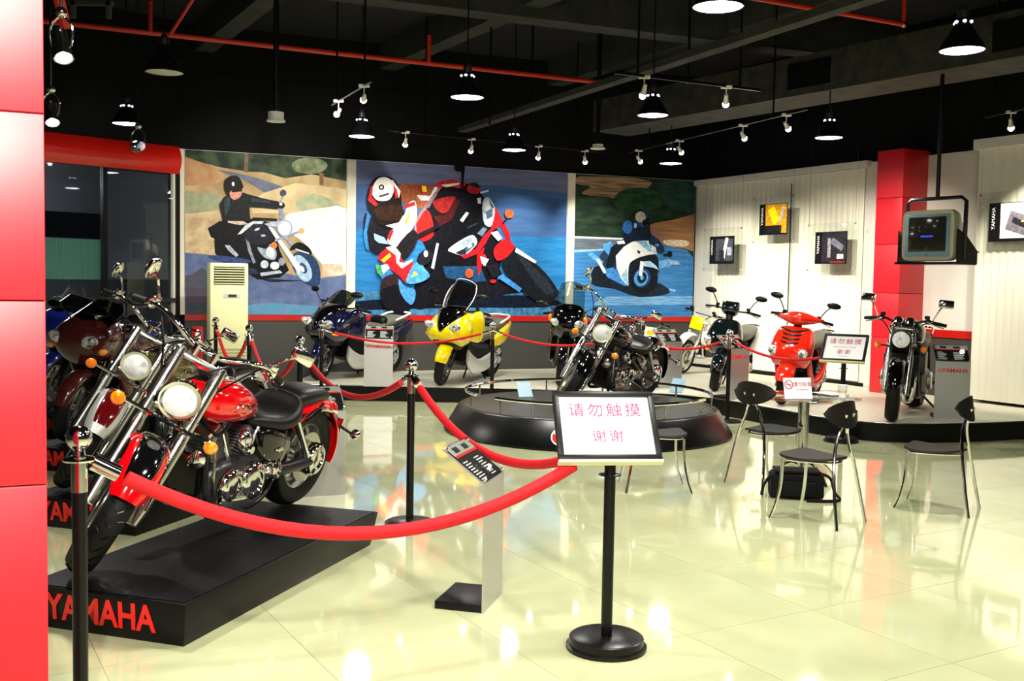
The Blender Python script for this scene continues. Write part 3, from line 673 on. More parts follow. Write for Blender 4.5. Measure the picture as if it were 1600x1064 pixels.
for px, py, on, lab in ((1122, 12, True, 'lit bell pendant at the top edge above the round table area'), (1503, 80, True, 'large lit bell pendant nearest the upper right corner'),
                        (730, 153, True, 'lit bell pendant above the yellow scooter, crossing the red pipe'), (1020, 181, True, 'lit bell pendant under the two-head track right of centre'),
                        (565, 214, True, 'lit bell pendant below the short slanted track with two heads'), (803, 235, True, 'lit bell pendant just above the blue racing poster'),
                        (1048, 256, True, 'smallest lit bell pendant above the white sport bike poster'), (1295, 216, True, 'lit bell pendant above the white blind wall, left of red pillar'),
                        (198, 194, True, 'lit bell pendant above the red fascia at left'), (257, 114, False, 'unlit bell pendant hanging in front of red pipe at left')):
    pendant(G(px, py, ZL), lab, on)
for x, y in ((-1.9, 4.9), (0.9, 4.4), (3.4, 5.0), (-0.4, 2.0), (2.0, 1.7), (-0.9, 0.2), (1.6, -0.6)):  # added pendants outside the view, to brighten the foreground
    pendant(V((x, y, ZL)), 'added bell pendant out of view, brightening the near floor')
def spot_head(t, p, tgt, chrome=False, power=None, s=1.0, xcol=(1, 0.94, 0.80)):
    d = (V(tgt) - V(p)).normalized(); m = 'chrome' if chrome else 'spotwhite'
    hb = bx('adaptor', m, t, V(p) + V((0, 0, 0.12 * s)), (0.11 * s, 0.035 * s, 0.03 * s))
    tb('stem', m, t, [V(p) + V((0, 0, 0.11 * s)), V(p)], 0.006 * s, 6)
    h = MB().lathe([(0.018 * s, -0.05 * s), (0.022 * s, -0.01 * s), (0.026 * s, 0.02 * s), (0.03 * s, 0.045 * s), (0.026 * s, 0.046 * s)], 16, p, d).build('lamp_head', m, t)
    MB().ell(V(p) + d * 0.062 * s, (0.034 * s, 0.034 * s, 0.034 * s)).build('bulb', 'spotbulb', h)
    l = bpy.data.lights.new('spot_light', 'SPOT'); l.energy = power or SPOT_W; l.spot_size = R(64); l.spot_blend = 0.9; l.shadow_soft_size = 0.04; l.color = xcol
    lo = bpy.data.objects.new('spot_light', l); C.objects.link(lo); lo.parent = t
    lo.matrix_local = MX.Translation(V(p) + d * 0.12 * s) @ d.to_track_quat('-Z', 'Y').to_matrix().to_4x4()
ZR = 3.62
def track(p0, p1, heads, label, z=ZR):
    a = G(*p0, z); b = G(*p1, z)
    t = thing('track_light', label, 'track light')
    d = (b - a); n = d.normalized()
    MB().box((a + b) / 2, (d.length, 0.03, 0.025), MX(((n.x, -n.y, 0), (n.y, n.x, 0), (0, 0, 1)))).build('rail', 'blackmetal', t)
    for f in (0.15, 0.85):
        q = a + d * f; tb('hanger', 'blackmetal', t, [q, V((q.x, q.y, top_at(q)))], 0.012, 6)
    for px, tgt, pw in heads:
        lo, hi = 0.0, 1.0
        for _ in range(30):
            m_ = (lo + hi) / 2; q = a + d * m_
            # column of that rail point
            c_ = CR3.transposed() @ (q - EYE); x = W / 2 + FPX * c_.x / -c_.z
            if (x < px): lo = m_
            else: hi = m_
        q = a + d * lo; spot_head(t, q + V((0, 0, -0.13)), tgt, power=pw)
track((518, 163), (580, 126), [(529, WB.P(0.9, 2.1), 330), (569, WB.P(2.0, 2.1), 330)], 'short slanted track with two spot heads above the cruiser poster')
track((608, 203), (945, 238), [(634, WB.P(3.0, 1.9), None), (737, WB.P(3.9, 1.9), None), (842, WB.P(5.2, 1.9), None), (914, WB.P(6.6, 1.9), None)], 'long track with four spot heads above the blue poster')
track((960, 113), (1188, 141), [(1007, (0.7, 11.4, 0.7), 200), (1135, (2.5, 13.2, 0.6), 260)], 'track with two spot heads crossing the pendant right of centre')
track((982, 238), (1262, 170), [(998, WR.P(0.9, 1.3), 330), (1062, WR.P(2.0, 1.3), 330), (1161, WR.P(3.2, 1.3), 330), (1229, WR.P(4.3, 1.3), 330)], 'track with four spot heads facing the white blind wall')
track((1540, 183), (1640, 160), [(1580, WR.P(6.2, 1.3), 330)], 'track end with one spot head at the right edge')
t = thing('track_light', 'added track with spot heads out of view, front lighting the motorcycles', 'track light')  # added track behind the view, front light in place of a flash
bx('rail', 'blackmetal', t, (0.6, 0.1, 3.3), (2.4, 0.03, 0.025))
for x in (-0.4, 1.6): tb('hanger', 'blackmetal', t, [(x, 0.1, 3.3), (x, 0.1, ZC)], 0.012, 6)
for x, tgt in ((-0.3, (-1.8, 5.2, 0.9)), (0.5, (-1.3, 6.4, 0.8)), (1.5, (1.2, 10.5, 0.9))): spot_head(t, (x, 0.1, 3.17), tgt, power=520 if x < 1 else 380)
pt_ = E0 - du * 0.1
for k, (px, py, Y, s, tgt, lab) in enumerate(((96, 72, 5.6, 1.05, (-1.5, 4.4, 0.3), 'chrome can spotlight beside the red front pillar, upper one'), (80, 178, 7.2, 1.0, (-2.4, 6.0, 0.5), 'chrome can spotlight beside the red front pillar, lower one'), (216, 228, 11.5, 1.3, WL.P(WL.L - 1.3, 3.15, 0.1), 'chrome can spotlight hanging in front of the red fascia'), (None, (-0.35, 0.25, 2.75), 0, 1.3, (pt_.x, pt_.y, 1.7), 'added chrome can spotlight out of view, brightening the red front pillar'))):  # the last can is added out of view for glare on the pillar
    q = AT(px, py, Y) if px else V(py); t = thing('can_spotlight', lab, 'spotlight'); d = (V(tgt) - q).normalized()
    MB().lathe([(0.035 * s, -0.09 * s), (0.045 * s, -0.08 * s), (0.045 * s, 0.07 * s), (0.05 * s, 0.08 * s), (0.04 * s, 0.078 * s)], 18, q, d).build('can', 'chrome', t)
    MB().lathe([(0.041 * s, 0.079 * s), (0.02 * s, 0.09 * s), (0.001, 0.093 * s)], 18, q, d).build('bulb', 'spotbulb', t)
    tb('yoke', 'chrome', t, [q + V((0.05 * s, 0, 0)), q + V((0.055 * s, 0, 0.1 * s)), q + V((0, 0, 0.15 * s)), q + V((-0.055 * s, 0, 0.1 * s)), q + V((-0.05 * s, 0, 0))], 0.007 * s, 6)
    el('joint', 'chrome', t, q + V((0, 0, 0.17 * s)), (0.03 * s, 0.03 * s, 0.03 * s))
    tb('drop_rod', 'blackmetal', t, [q + V((0, 0, 0.18 * s)), V((q.x, q.y, ZC))], 0.008, 6)
    l = bpy.data.lights.new('spot_light', 'SPOT'); l.energy = (70, 60, 45, 160)[k]; l.spot_size = R((70, 70, 46, 75)[k]); l.spot_blend = 0.7; l.shadow_soft_size = 0.05
    lo = bpy.data.objects.new('spot_light', l); C.objects.link(lo); lo.parent = t
    lo.matrix_local = MX.Translation(q + d * 0.12 * s) @ d.to_track_quat('-Z', 'Y').to_matrix().to_4x4()
for px, py, z, rr, lab in ((431, 190, 3.3, 0.085, 'white round ceiling speaker on a thick black pole'), (934, 233, 3.4, 0.10, 'flat white round ceiling fitting on black pole above poster gap')):
    q = G(px, py, z); t = thing('ceiling_speaker', lab, 'speaker', q)
    if rr < 0.09: lt('can', 'spotwhite', t, [(rr * 1.2, 0), (rr * 1.15, 0.02), (rr, 0.022), (rr, 0.10), (0.01, 0.10)], n=22)
    else: lt('can', 'spotwhite', t, [(rr, 0), (rr, 0.015), (rr * 0.7, 0.03), (rr * 0.7, 0.06), (0.01, 0.06)], n=22)
    lt('pole', 'blackmetal', t, [(0.03, 0.08), (0.03, top_at(q) - z)], n=10)
for k, (px, py, z) in enumerate(((437, 200, 3.5), (765, 195, 3.6), (830, 205, 3.6), (1462, 205, 3.2), (1075, 130, 3.9))):
    q = G(px, py, z)
    if k in (0, 3): continue
    o = lt('hanging_rod', 'blackmetal', None, [(0.014, 0), (0.014, top_at(q) - z)], q, n=8)
    tag(o, ('thin black rod hanging from ceiling left of the cruiser poster track', 'thin black rod hanging above the yellow scooter poster', 'thin black rod hanging beside the small centre pendant', '', 'thin black rod hanging from the cable tray')[k], 'rod')

# ------------------------------------------------------------------ barrier posts, ropes and sign stands
def post(p, label):
    t = thing('barrier_post', label, 'barrier post', (p[0], p[1], p[2] if len(p) > 2 else 0), group='chrome topped black barrier posts')
    lt('base', 'blackmetal', t, [(0.165, 0), (0.165, 0.012), (0.15, 0.022), (0.03, 0.036)], n=28)
    lt('shaft', 'blackmetal', t, [(0.025, 0.02), (0.025, 0.90)], n=16)
    lt('collar', 'chrome', t, [(0.027, 0.865), (0.027, 0.965), (0.052, 0.97), (0.055, 0.976), (0.05, 0.982), (0.022, 0.99), (0.018, 1.005), (0.024, 1.015)], n=20)
    el('ball', 'chrome', t, (0, 0, 1.05), (0.043, 0.043, 0.043), n=20, m=14)
    return V((p[0], p[1], 0.965))
S1 = AT(124, 718, 3.45)
P1 = post((S1.x, S1.y, 0), 'nearest black post with chrome ball top, cut by the lower frame edge')
P2 = post(G(640, 818), 'black post with chrome ball top in the middle, before the round pedestal')
P3 = post(G(468, 711), 'black post with chrome ball top mostly hidden behind the red cruiser')
P4 = post(G(389, 660), 'black post with chrome ball top at right of the air conditioner')
P5 = post(G(337, 626), 'black post with chrome ball top in front of the air conditioner')
P6 = post(G(502, 636), 'black post with chrome top before the dark navy scooter')
P7 = post(G(768, 634), 'black post with chrome top beside the yellow scooter')
P8 = post(G(985, 640), 'black post with chrome top behind the black cruiser on pedestal')
P9 = post(G(1136, 659), 'black post with chrome top before the black scooter')
def board_sign(p, yaw, label, top=0.855, en=True, off=(0, 0)):
    t = thing('sign_stand', label, 'sign stand', (p[0], p[1], 0), R(yaw))
    lt('base', 'blackmetal', t, [(0.178, 0), (0.178, 0.016), (0.166, 0.018), (0.164, 0.05), (0.155, 0.056), (0.03, 0.058)], n=36)
    lt('pole', 'blackmetal', t, [(0.025, 0.05), (0.025, top)], n=18)
    lt('flange', 'blackmetal', t, [(0.026, top - 0.09), (0.05, top - 0.086), (0.05, top - 0.082), (0.026, top - 0.078)], n=20)
    # board: local x = width, tilted back; the board faces -y (towards the viewer) and up
    tl = R(52); U = V((1, 0, 0)); Vv = V((0, math.cos(tl), math.sin(tl))); N = U.cross(Vv)
    o = V((off[0], -0.10, top - 0.005)); hw, hh = 0.225, 0.34
    fm = frame(o, U, Vv)
    b = MB(fm).box((0, hh / 2, -0.012), (2 * hw, hh, 0.016)).build('board', 'blackplastic', t)
    for c, d in (((0, 0.012, 0.003), (2 * hw, 0.024, 0.022)), ((0, hh - 0.012, 0.003), (2 * hw, 0.024, 0.022)), ((-hw + 0.012, hh / 2, 0.003), (0.024, hh - 0.048, 0.022)), ((hw - 0.012, hh / 2, 0.003), (0.024, hh - 0.048, 0.022))):
        MB(fm).box(c, d).build('frame_bar', 'blackplastic', t, bev=0.002)
    MB(fm).box((0, -0.006, -0.004), (2 * hw + 0.006, 0.012, 0.034)).build('bottom_lip', 'cream', t)
    pp = MB(fm).box((0, hh / 2, -0.001), (2 * hw - 0.048, hh - 0.048, 0.004)).build('notice_sheet', 'paper', t)
    txt('lettering', '请勿触摸', 0.074, 'ink_red', pp, fm @ MX.Translation((0, 0.245, 0.0025)), 0.0004, space=1.28)
    txt('lettering', '谢谢', 0.064, 'ink_red', pp, fm @ MX.Translation((0, 0.115, 0.0025)), 0.0004, space=1.35)
    txt('lettering', 'PLEASE DO NOT TOUCH', 0.02, 'greyseat', pp, fm @ MX.Translation((0, 0.178, 0.0025)), 0.0003)
    txt('lettering', 'THANKS', 0.018, 'greyseat', pp, fm @ MX.Translation((0, 0.062, 0.0025)), 0.0003, space=1.3)
    tb('bracket', 'blackmetal', t, [(0, 0, top - 0.03), (0, 0.0, top + 0.09)], 0.02, 8)
    return V((p[0], p[1], top + 0.015))
g1 = G(947, 1012); Q1 = board_sign(g1, 7, 'black sign stand with white no-touching notice, nearest the camera', off=(-0.02, 0))
g2 = G(1314, 690); Q2 = board_sign(g2, -30, 'black sign stand with white notice beside the red scooter', off=(0.0, 0))
def rope(a, b, sag, label, r=0.023):
    a = V(a); b = V(b); n = 22
    t = thing('velvet_rope', label, 'rope', ((a + b) / 2)); o = t.location.copy()
    h = (b - a); h.z = 0; h.normalize(); a = a + h * 0.06; b = b - h * 0.06
    pts = [a.lerp(b, i / n) - V((0, 0, sag * 4 * (i / n) * (1 - i / n))) - o for i in range(n + 1)]
    MB().tube(pts[1:-1], r, 10, flat=1.0).build('rope', 'velvet', t)
    for p, q in ((pts[0], pts[2]), (pts[-1], pts[-3])):
        d = (q - p).normalized(); MB().tube([p - d * 0.02, p + d * 0.075], r * 1.08, 10).build('end_sleeve', 'chrome', t)
        MB().tube([p - d * 0.055, p - d * 0.015], r * 0.35, 8).build('hook', 'chrome', t)
rope(P1 + V((0, 0, -0.01)), Q1 + V((-0.03, 0, 0.0)), 0.295, 'thick red velvet rope swinging across the foreground', 0.027)
rope(P2, Q1 + V((-0.02, 0.04, 0.0)), 0.26, 'red velvet rope from the middle post to the near sign stand', 0.025)
rope(P3, P2, 0.26, 'red velvet rope ending at the left of the middle post')
rope(P4, P3, 0.36, 'red velvet rope dropping right from the post by air conditioner')
rope(P5, P4, 0.36, 'red velvet rope in front of the air conditioner', 0.022)
rope(P6, P7, 0.16, 'red velvet rope in front of navy scooter and yellow scooter', 0.0155)
rope(P7, P8, 0.16, 'red velvet rope passing behind the black cruiser on pedestal', 0.0155)
rope(P8, P9, 0.14, 'red velvet rope before the two small off-road bikes', 0.0155)
rope(P9, Q2 + V((0, 0, 0.06)), 0.14, 'red velvet rope in front of the red scooter', 0.0155)

# ------------------------------------------------------------------ bent aluminium information plinths
def plinth(p, yaw, label, z=0.0, name=True, w_=0.36, h=0.63, mat='alu'):
    """local: front sheet in the plane y=0 facing -y; top plate and foot go back to +y"""
    t = thing('info_plinth', label, 'plinth', (p[0], p[1], z), R(yaw))
    MB().box((0, 0.004, h / 2), (w_, 0.008, h)).build('front_sheet', mat, t)
    bx('foot', 'blackplastic', t, (0, 0.13, 0.02), (w_ - 0.01, 0.24, 0.04), bev=0.003)
    U = V((1, 0, 0)); Vv = V((0, 0.80, 0.60)).normalized(); fm = frame((0, 0.0, h), U, Vv); L = 0.27
    MB(fm).box((0, L / 2, -0.004), (w_, L, 0.006)).build('sloped_sheet', mat, t)
    cd = MB(fm).box((0, L / 2, 0.004), (w_ - 0.02, L - 0.02, 0.004)).build('spec_card', 'blackplastic', t)
    MB(fm).box((0, L - 0.04, 0.007), (w_ - 0.02, 0.06, 0.002)).build('card_header', 'silver', cd)
    MB(fm).box((0, L - 0.078, 0.0075), (w_ - 0.02, 0.014, 0.002)).build('card_stripe', 'sign_red', cd)
    for k in range(8):
        for s in (-1, 1):
            ww = 0.06 + 0.05 * random.random()
            MB(fm).box((s * 0.085 - 0.02 + ww / 2 - 0.05, 0.03 + 0.017 * k, 0.0065), (ww, 0.006, 0.001)).build('print_line', 'paper', cd)
    for sx in (-0.08, 0.06): MB(fm).box((sx, L - 0.04, 0.0085), (0.07, 0.035, 0.001)).build('print_picture', 'enginegrey', cd)
    MB(fm).box((0, L / 2, 0.016), (w_, L, 0.005)).build('clear_cover', 'acrylic', t)
    for sx in (-1, 1):
        for y in (0.018, L - 0.018):
            MB(fm).lathe([(0.009, 0.0), (0.009, 0.022), (0.001, 0.025)], 10, (sx * (w_ / 2 - 0.018), y, 0)).build('bolt', 'chrome', t)
    if name:
        fm2 = frame((0.02, -0.001, h - 0.10), (1, 0, 0), (0, 0, 1))
        txt('lettering', 'YAMAHA', 0.062, 'sign_red', t, fm2, 0.001, bold=0.0016, sx=1.05)
        em = MB(fm2).lathe([(0.022, 0), (0.022, 0.002), (0.017, 0.002), (0.017, 0)], 18, (-0.155, 0, 0), closed=True)
        for k in range(3):
            a_ = PI / 2 + k * 2 * PI / 3; em.box((-0.155 + 0.008 * math.cos(a_), 0.008 * math.sin(a_), 0.001), (0.016, 0.005, 0.002), MX.Rotation(a_, 3, 'Z'))
        em.build('emblem', 'sign_red', t)
q = G(770, 943); plinth(q, 75, 'aluminium plinth with sloped spec card beside the near rope', 0, False, w_=0.34)
plinth(G(591, 604, 0.2), 4, 'bright aluminium plinth in front of the navy scooter', 0.2, w_=0.38)
plinth(G(1047, 606, 0.2), 22, 'aluminium plinth behind the round pedestal, before white off-road bike', 0.2, w_=0.36)
plinth(G(1152, 624, 0.2), 32, 'aluminium plinth between the black scooter and red scooter', 0.2, w_=0.36)
plinth(G(1486, 655, 0.2), -12, 'aluminium plinth beside the black roadster at right', 0.2, w_=0.36)
plinth(G(502, 775), 22, 'aluminium plinth standing behind the red cruiser rear wheel', 0, False, w_=0.36)

# ------------------------------------------------------------------ round pedestal
pc = V((0.84, 11.2, 0))
ped = thing('round_pedestal', 'round black pedestal with sloped side and chrome rail', 'pedestal', pc)
lt('drum', 'plat_black', ped, [(1.56, 0), (1.57, 0.02), (1.42, 0.27), (1.39, 0.285), (1.33, 0.285)], n=72)
lt('deck', 'ped_deck', ped, [(1.40, 0.27), (1.385, 0.289), (0.01, 0.289)], n=72)
for a0, a1 in ((100, 208), (222, 262), (272, 330), (345, 445)):
    pts = [(1.34 * math.cos(R(a0 + (a1 - a0) * i / 14)), 1.34 * math.sin(R(a0 + (a1 - a0) * i / 14)), 0.43) for i in range(15)]
    rl = MB().tube(pts, 0.017, 8).build('rail', 'chrome', ped)
    for i in (1, 7, 13):
        MB().tube([(pts[i][0], pts[i][1], 0.285), (pts[i][0], pts[i][1], 0.43)], 0.011, 8).build('rail_post', 'chrome', rl)
q = V((math.cos(R(256)) * 1.5, math.sin(R(256)) * 1.5, 0.13))
d = V((math.cos(R(256)), math.sin(R(256)), 0.55)).normalized()
eb = MB().lathe([(0.075, 0), (0.075, 0.012), (0.001, 0.013)], 28, q, d).build('emblem_disc', 'sign_red', ped)
rm = MB().lathe([(0.088, 0), (0.088, 0.016), (0.074, 0.016), (0.074, 0)], 28, q, d, closed=True)
u = V((d.y, -d.x, 0)).normalized(); v_ = d.cross(u)
for k in range(3):
    a_ = PI / 2 + k * 2 * PI / 3; e = u * math.cos(a_) + v_ * math.sin(a_)
    rm.tube([q + d * 0.014, q + d * 0.014 + e * 0.078], 0.008, 6)
rm.build('emblem_ring', 'paper', ped)
for nm, px, py, yaw, lab in (('spec_card', 822, 613, 20, 'small blue-white spec card standing on the pedestal at left'), ('spec_card', 1056, 606, -30, 'small clear spec card standing on the pedestal at right')):
    p_ = G(px, py + 8, 0.289); t = thing(nm, lab, 'card', (p_.x, p_.y, 0.294), R(yaw))
    bx('foot', 'acrylic', t, (0, 0, 0.004), (0.16, 0.10, 0.008)); 
    MB(MX.Rotation(R(-35), 4, 'X')).box((0, 0, 0.10), (0.17, 0.006, 0.2)).build('panel', 'tvblue', t)

# ------------------------------------------------------------------ table, chairs and what is on them
tc_ = G(1252, 752)
t = thing('glass_table', 'round glass bistro table on a chrome column', 'table', (tc_.x, tc_.y, 0))
TZ = 0.71
lt('glass_top', 'tableglass', t, [(0.001, TZ - 0.01), (0.44, TZ - 0.01), (0.45, TZ - 0.005), (0.45, TZ - 0.003), (0.44, TZ), (0.001, TZ)], n=56)
lt('column', 'chrome', t, [(0.045, 0.10), (0.045, TZ - 0.03), (0.12, TZ - 0.022), (0.12, TZ - 0.011)], n=24)
for k in range(4):
    a_ = R(20 + 90 * k); c_, s_ = math.cos(a_), math.sin(a_)
    tb('foot', 'chrome', t, [(0.03 * c_, 0.03 * s_, 0.13), (0.12 * c_, 0.12 * s_, 0.165), (0.24 * c_, 0.24 * s_, 0.11), (0.33 * c_, 0.33 * s_, 0.012)], 0.014, 8)
def chair(p, yaw, label):
    t = thing('bistro_chair', label, 'chair', (p[0], p[1], 0), yaw, group='black and chrome bistro chairs')
    out = sm([(0.20, 0.0), (0.20, 0.15), (0.14, 0.205), (0.0, 0.185), (-0.14, 0.12), (-0.2, 0.05), (-0.2, -0.05), (-0.14, -0.12), (0.0, -0.185), (0.14, -0.205), (0.20, -0.15)], 4, True)
    rs = [[(x * s, y * s, z + 0.02 * (x * s) ** 2 / 0.04 - 0.006) for x, y in out] for s, z in ((0.3, 0.43), (0.97, 0.43), (1.0, 0.437), (0.98, 0.449), (0.6, 0.447), (0.1, 0.444))]
    MB().rings(rs).build('seat', 'seatpad', t)
    tb('seat_ring', 'chrome', t, [(x * 0.82, y * 0.82, 0.42) for x, y in out], 0.009, 6, closed=True, k=1)
    for s in (-1, 1):
        tb('leg', 'chrome', t, [(0.235, 0.19 * s, 0.0), (0.20, 0.18 * s, 0.1), (0.175, 0.165 * s, 0.25), (0.17, 0.16 * s, 0.42)], 0.0115, 8)
        tb('back_leg', 'chrome', t, [(-0.27, 0.20 * s, 0.0), (-0.235, 0.175 * s, 0.2), (-0.20, 0.135 * s, 0.42), (-0.185, 0.075 * s, 0.58), (-0.20, 0.04 * s, 0.68), (-0.235, 0.05 * s, 0.76)], 0.0115, 8)
    g = []
    for i in range(13):
        y = -0.215 + 0.43 * i / 12; tt = y / 0.215; hh = 0.088 * max(0.0, 1 - tt * tt) ** 0.6 + 0.004; xx = -0.235 + 0.07 * tt * tt
        g.append([(xx - 0.01 * 0 + 0.012 * e, y, 0.755 + 0.01 * tt * tt + hh * e) for e in (-1, -0.5, 0, 0.5, 1)])
    MB().sheet(g, 0.012).build('backrest', 'seatpad', t)
def chair_px(back, front, label):
    b = (G(*back[0]) + G(*back[1])) / 2; f = (G(*front[0]) + G(*front[1])) / 2; d = f - b
    c_ = (b + f) / 2; chair((c_.x, c_.y), math.atan2(d.y, d.x), label)
chair_px(((1303, 826), (1340, 816)), ((1205, 808), (1247, 797)), 'black chrome bistro chair in front of the glass table, back to the right')
chair_px(((1497, 805), (1523, 795)), ((1395, 792), (1427, 782)), 'black chrome bistro chair standing alone at right before the platform')
chair_px(((1137, 750), (1187, 772)), ((1222, 742), (1245, 760)), 'black chrome bistro chair at the left side of the glass table')
chair_px(((975, 770), (988, 755)), ((1066, 757), (1077, 770)), 'black chrome bistro chair half hidden behind the near sign board')
p_ = G(1248, 624, TZ); t = thing('table_sign', 'white no-smoking card standing on the glass table', 'sign', (p_.x, p_.y, TZ), R(14))
bx('foot', 'acrylic', t, (0, 0.03, 0.003), (0.24, 0.09, 0.006))
fm = MX.Translation((0, 0, 0.004)) @ MX.Rotation(R(-14), 4, 'X')
MB(fm).box((0, 0, 0.085), (0.245, 0.004, 0.17)).build('card', 'paper', t)
f2 = fm @ frame((0, -0.0035, 0.085), (1, 0, 0), (0, 0, 1))
txt('lettering', '请勿吸烟', 0.042, 'ink_red', t, f2 @ MX.Translation((0.042, 0.03, 0)), 0.0004)
txt('lettering', 'NO SMOKING', 0.017, 'ink_red', t, f2 @ MX.Translation((0.04, -0.012, 0)), 0.0003)
m = MB(f2).lathe([(0.038, 0), (0.038, 0.001), (0.031, 0.001), (0.031, 0)], 24, (-0.078, 0.03, 0), closed=True)
m.box((-0.078, 0.03, 0.0005), (0.064, 0.006, 0.001), MX.Rotation(R(-45), 3, 'Z')); m.box((-0.078, 0.03, 0.0004), (0.04, 0.007, 0.0008)); m.build('no_smoking_symbol', 'ink_red', t)
p_ = G(1316, 621, TZ); t = thing('paper_cup', 'white paper cup standing on the right of glass table', 'cup', (p_.x, p_.y, TZ))
lt('cup', 'paper', t, [(0.028, 0.0), (0.04, 0.1), (0.042, 0.104), (0.037, 0.1), (0.026, 0.004)], n=20); lt('print_band', 'print_e6c8b4d49c84', t, [(0.0335, 0.04), (0.0365, 0.062)], n=20)
p_ = G(1240, 620, TZ); o = bx('mobile_phone', 'blackplastic', None, (p_.x - 0.02, p_.y - 0.10, TZ + 0.009), (0.09, 0.05, 0.016), bev=0.004); tag(o, 'small black phone lying on glass table before the card', 'phone')
p_ = G(1296, 616, TZ); o = bx('clipboard', 'blackplastic', None, (p_.x, p_.y, TZ + 0.004), (0.2, 0.26, 0.006), MX.Rotation(R(25), 3, 'Z'), bev=0.002); tag(o, 'thin dark clipboard lying on glass table beside the cup', 'clipboard')
pp = MB().box((p_.x, p_.y, TZ + 0.008), (0.18, 0.24, 0.002), MX.Rotation(R(25), 3, 'Z')).build('paper_sheet', 'paper', o)
p_ = G(1245, 777); t = thing('shoulder_bag', 'black camera bag with strap lying on the floor under table', 'bag', (p_.x, p_.y, 0), R(-8))
MB().body([(-0.20, 0.02, 0.15, 0.07, 4), (-0.19, 0.005, 0.2, 0.10, 5), (0.0, 0.0, 0.215, 0.11, 5), (0.17, 0.005, 0.2, 0.10, 5), (0.18, 0.02, 0.15, 0.07, 4)], 20, 3).build('body', 'bag', t)
bx('flap', 'bag', t, (-0.01, -0.01, 0.212), (0.34, 0.2, 0.02), bev=0.008); bx('front_pocket', 'bag', t, (0.0, -0.115, 0.085), (0.24, 0.03, 0.11), bev=0.01)
tb('strap', 'bag', t, [(0.17, 0, 0.19), (0.24, -0.02, 0.16), (0.27, -0.05, 0.06), (0.30, -0.10, 0.015), (0.20, -0.16, 0.012), (0.05, -0.17, 0.012)], 0.012, 6)
tb('strap', 'bag', t, [(-0.19, 0, 0.17), (-0.25, -0.03, 0.10), (-0.27, -0.06, 0.02)], 0.012, 6); bx('buckle', 'chrome', t, (-0.24, -0.02, 0.12), (0.03, 0.015, 0.02))

# ------------------------------------------------------------------ floor air conditioner and red display board
p_ = AT(355, 640, 13.95); t = thing('air_conditioner', 'tall cream floor standing air conditioner before the cruiser poster', 'air conditioner', (p_.x, p_.y, 0), R(24))
AH = 1.80
bx('cabinet', 'cream', t, (0, 0, AH / 2), (0.50, 0.34, AH), bev=0.012)
bx('outlet_recess', 'blackplastic', t, (0.0, -0.172, AH - 0.17), (0.40, 0.01, 0.24))
for k in range(7): bx('louvre', 'cream', t, (0, -0.18, AH - 0.07 - 0.034 * k), (0.39, 0.014, 0.011), MX.Rotation(R(20), 3, 'X'))
bx('control_panel', 'silver', t, (0.03, -0.173, AH - 0.44), (0.22, 0.008, 0.055)); bx('display', 'enginegrey', t, (0.04, -0.179, AH - 0.44), (0.11, 0.004, 0.036))
for k in range(12): bx('intake_slat', 'creamdark', t, (0.03, -0.174, 0.62 - 0.045 * k + 0.02), (0.40, 0.012, 0.016))
bx('plinth_base', 'creamdark', t, (0, 0, 0.02), (0.48, 0.32, 0.04))
p_ = AT(309, 600, 13.75); t = thing('display_board', 'narrow red display board with white print left of air conditioner', 'board', (p_.x, p_.y, 0))
bx('panel', 'extred', t, (0, 0, 0.47), (0.14, 0.03, 0.94), bev=0.004); bx('print_patch', 'paper', t, (0.01, -0.017, 0.8), (0.07, 0.003, 0.12)); bx('foot', 'blackplastic', t, (0, 0, 0.01), (0.2, 0.2, 0.02))

# ------------------------------------------------------------------ monitor on ceiling bracket
p_ = AT(1450, 368, 11.0)
t = thing('crt_monitor', 'cream box television with blue bezel in a black hanging frame', 'television', p_, R(-54))
MB().body([(-0.01, -0.27, 0.27, 0.30, 9), (0.05, -0.275, 0.275, 0.31, 9), (0.14, -0.26, 0.26, 0.29, 8), (0.3, -0.19, 0.19, 0.21, 6), (0.40, -0.16, 0.16, 0.18, 6)], 28, 1).build('cabinet', 'tvbody', t)
sh = t.children[0]; sh.rotation_euler = (0, 0, R(90))
bx('bezel', 'tvblue', t, (0, -0.014, 0.0), (0.52, 0.014, 0.45), bev=0.006)
bx('tube_screen', 'screen', t, (0, -0.02, 0.012), (0.44, 0.012, 0.37), bev=0.005)
for k in range(7): bx('screen_text', 'bluetext', t, (-0.06 + 0.021 * k, -0.0275, -0.01), (0.015, 0.002, 0.014 + 0.004 * (k % 2)))
bx('maker_badge', 'chrome', t, (0, -0.023, -0.205), (0.03, 0.004, 0.008))
tb('frame_hoop', 'blackmetal', t, [(-0.33, 0.12, -0.02), (-0.33, 0.12, 0.36), (-0.28, 0.12, 0.40), (0.30, 0.12, 0.40), (0.35, 0.12, 0.36), (0.35, 0.12, -0.25)], 0.022, 6, k=1)
bx('tray', 'blackmetal', t, (0, 0.15, -0.295), (0.68, 0.46, 0.025)); 
for s in (-1, 1):
    MB().prism([(0.0, -0.3), (0.38, -0.3), (0.38, -0.16), (0.16, 0.0), (0.0, 0.06)], (0.345 * s, -0.02, 0), (0, 1, 0), (0, 0, 1), 0.012).build('side_plate', 'blackmetal', t)
lt('ceiling_pole', 'blackmetal', t, [(0.022, 0.39), (0.022, top_at(p_) - p_.z)], (0.02, 0.12, 0), n=10)

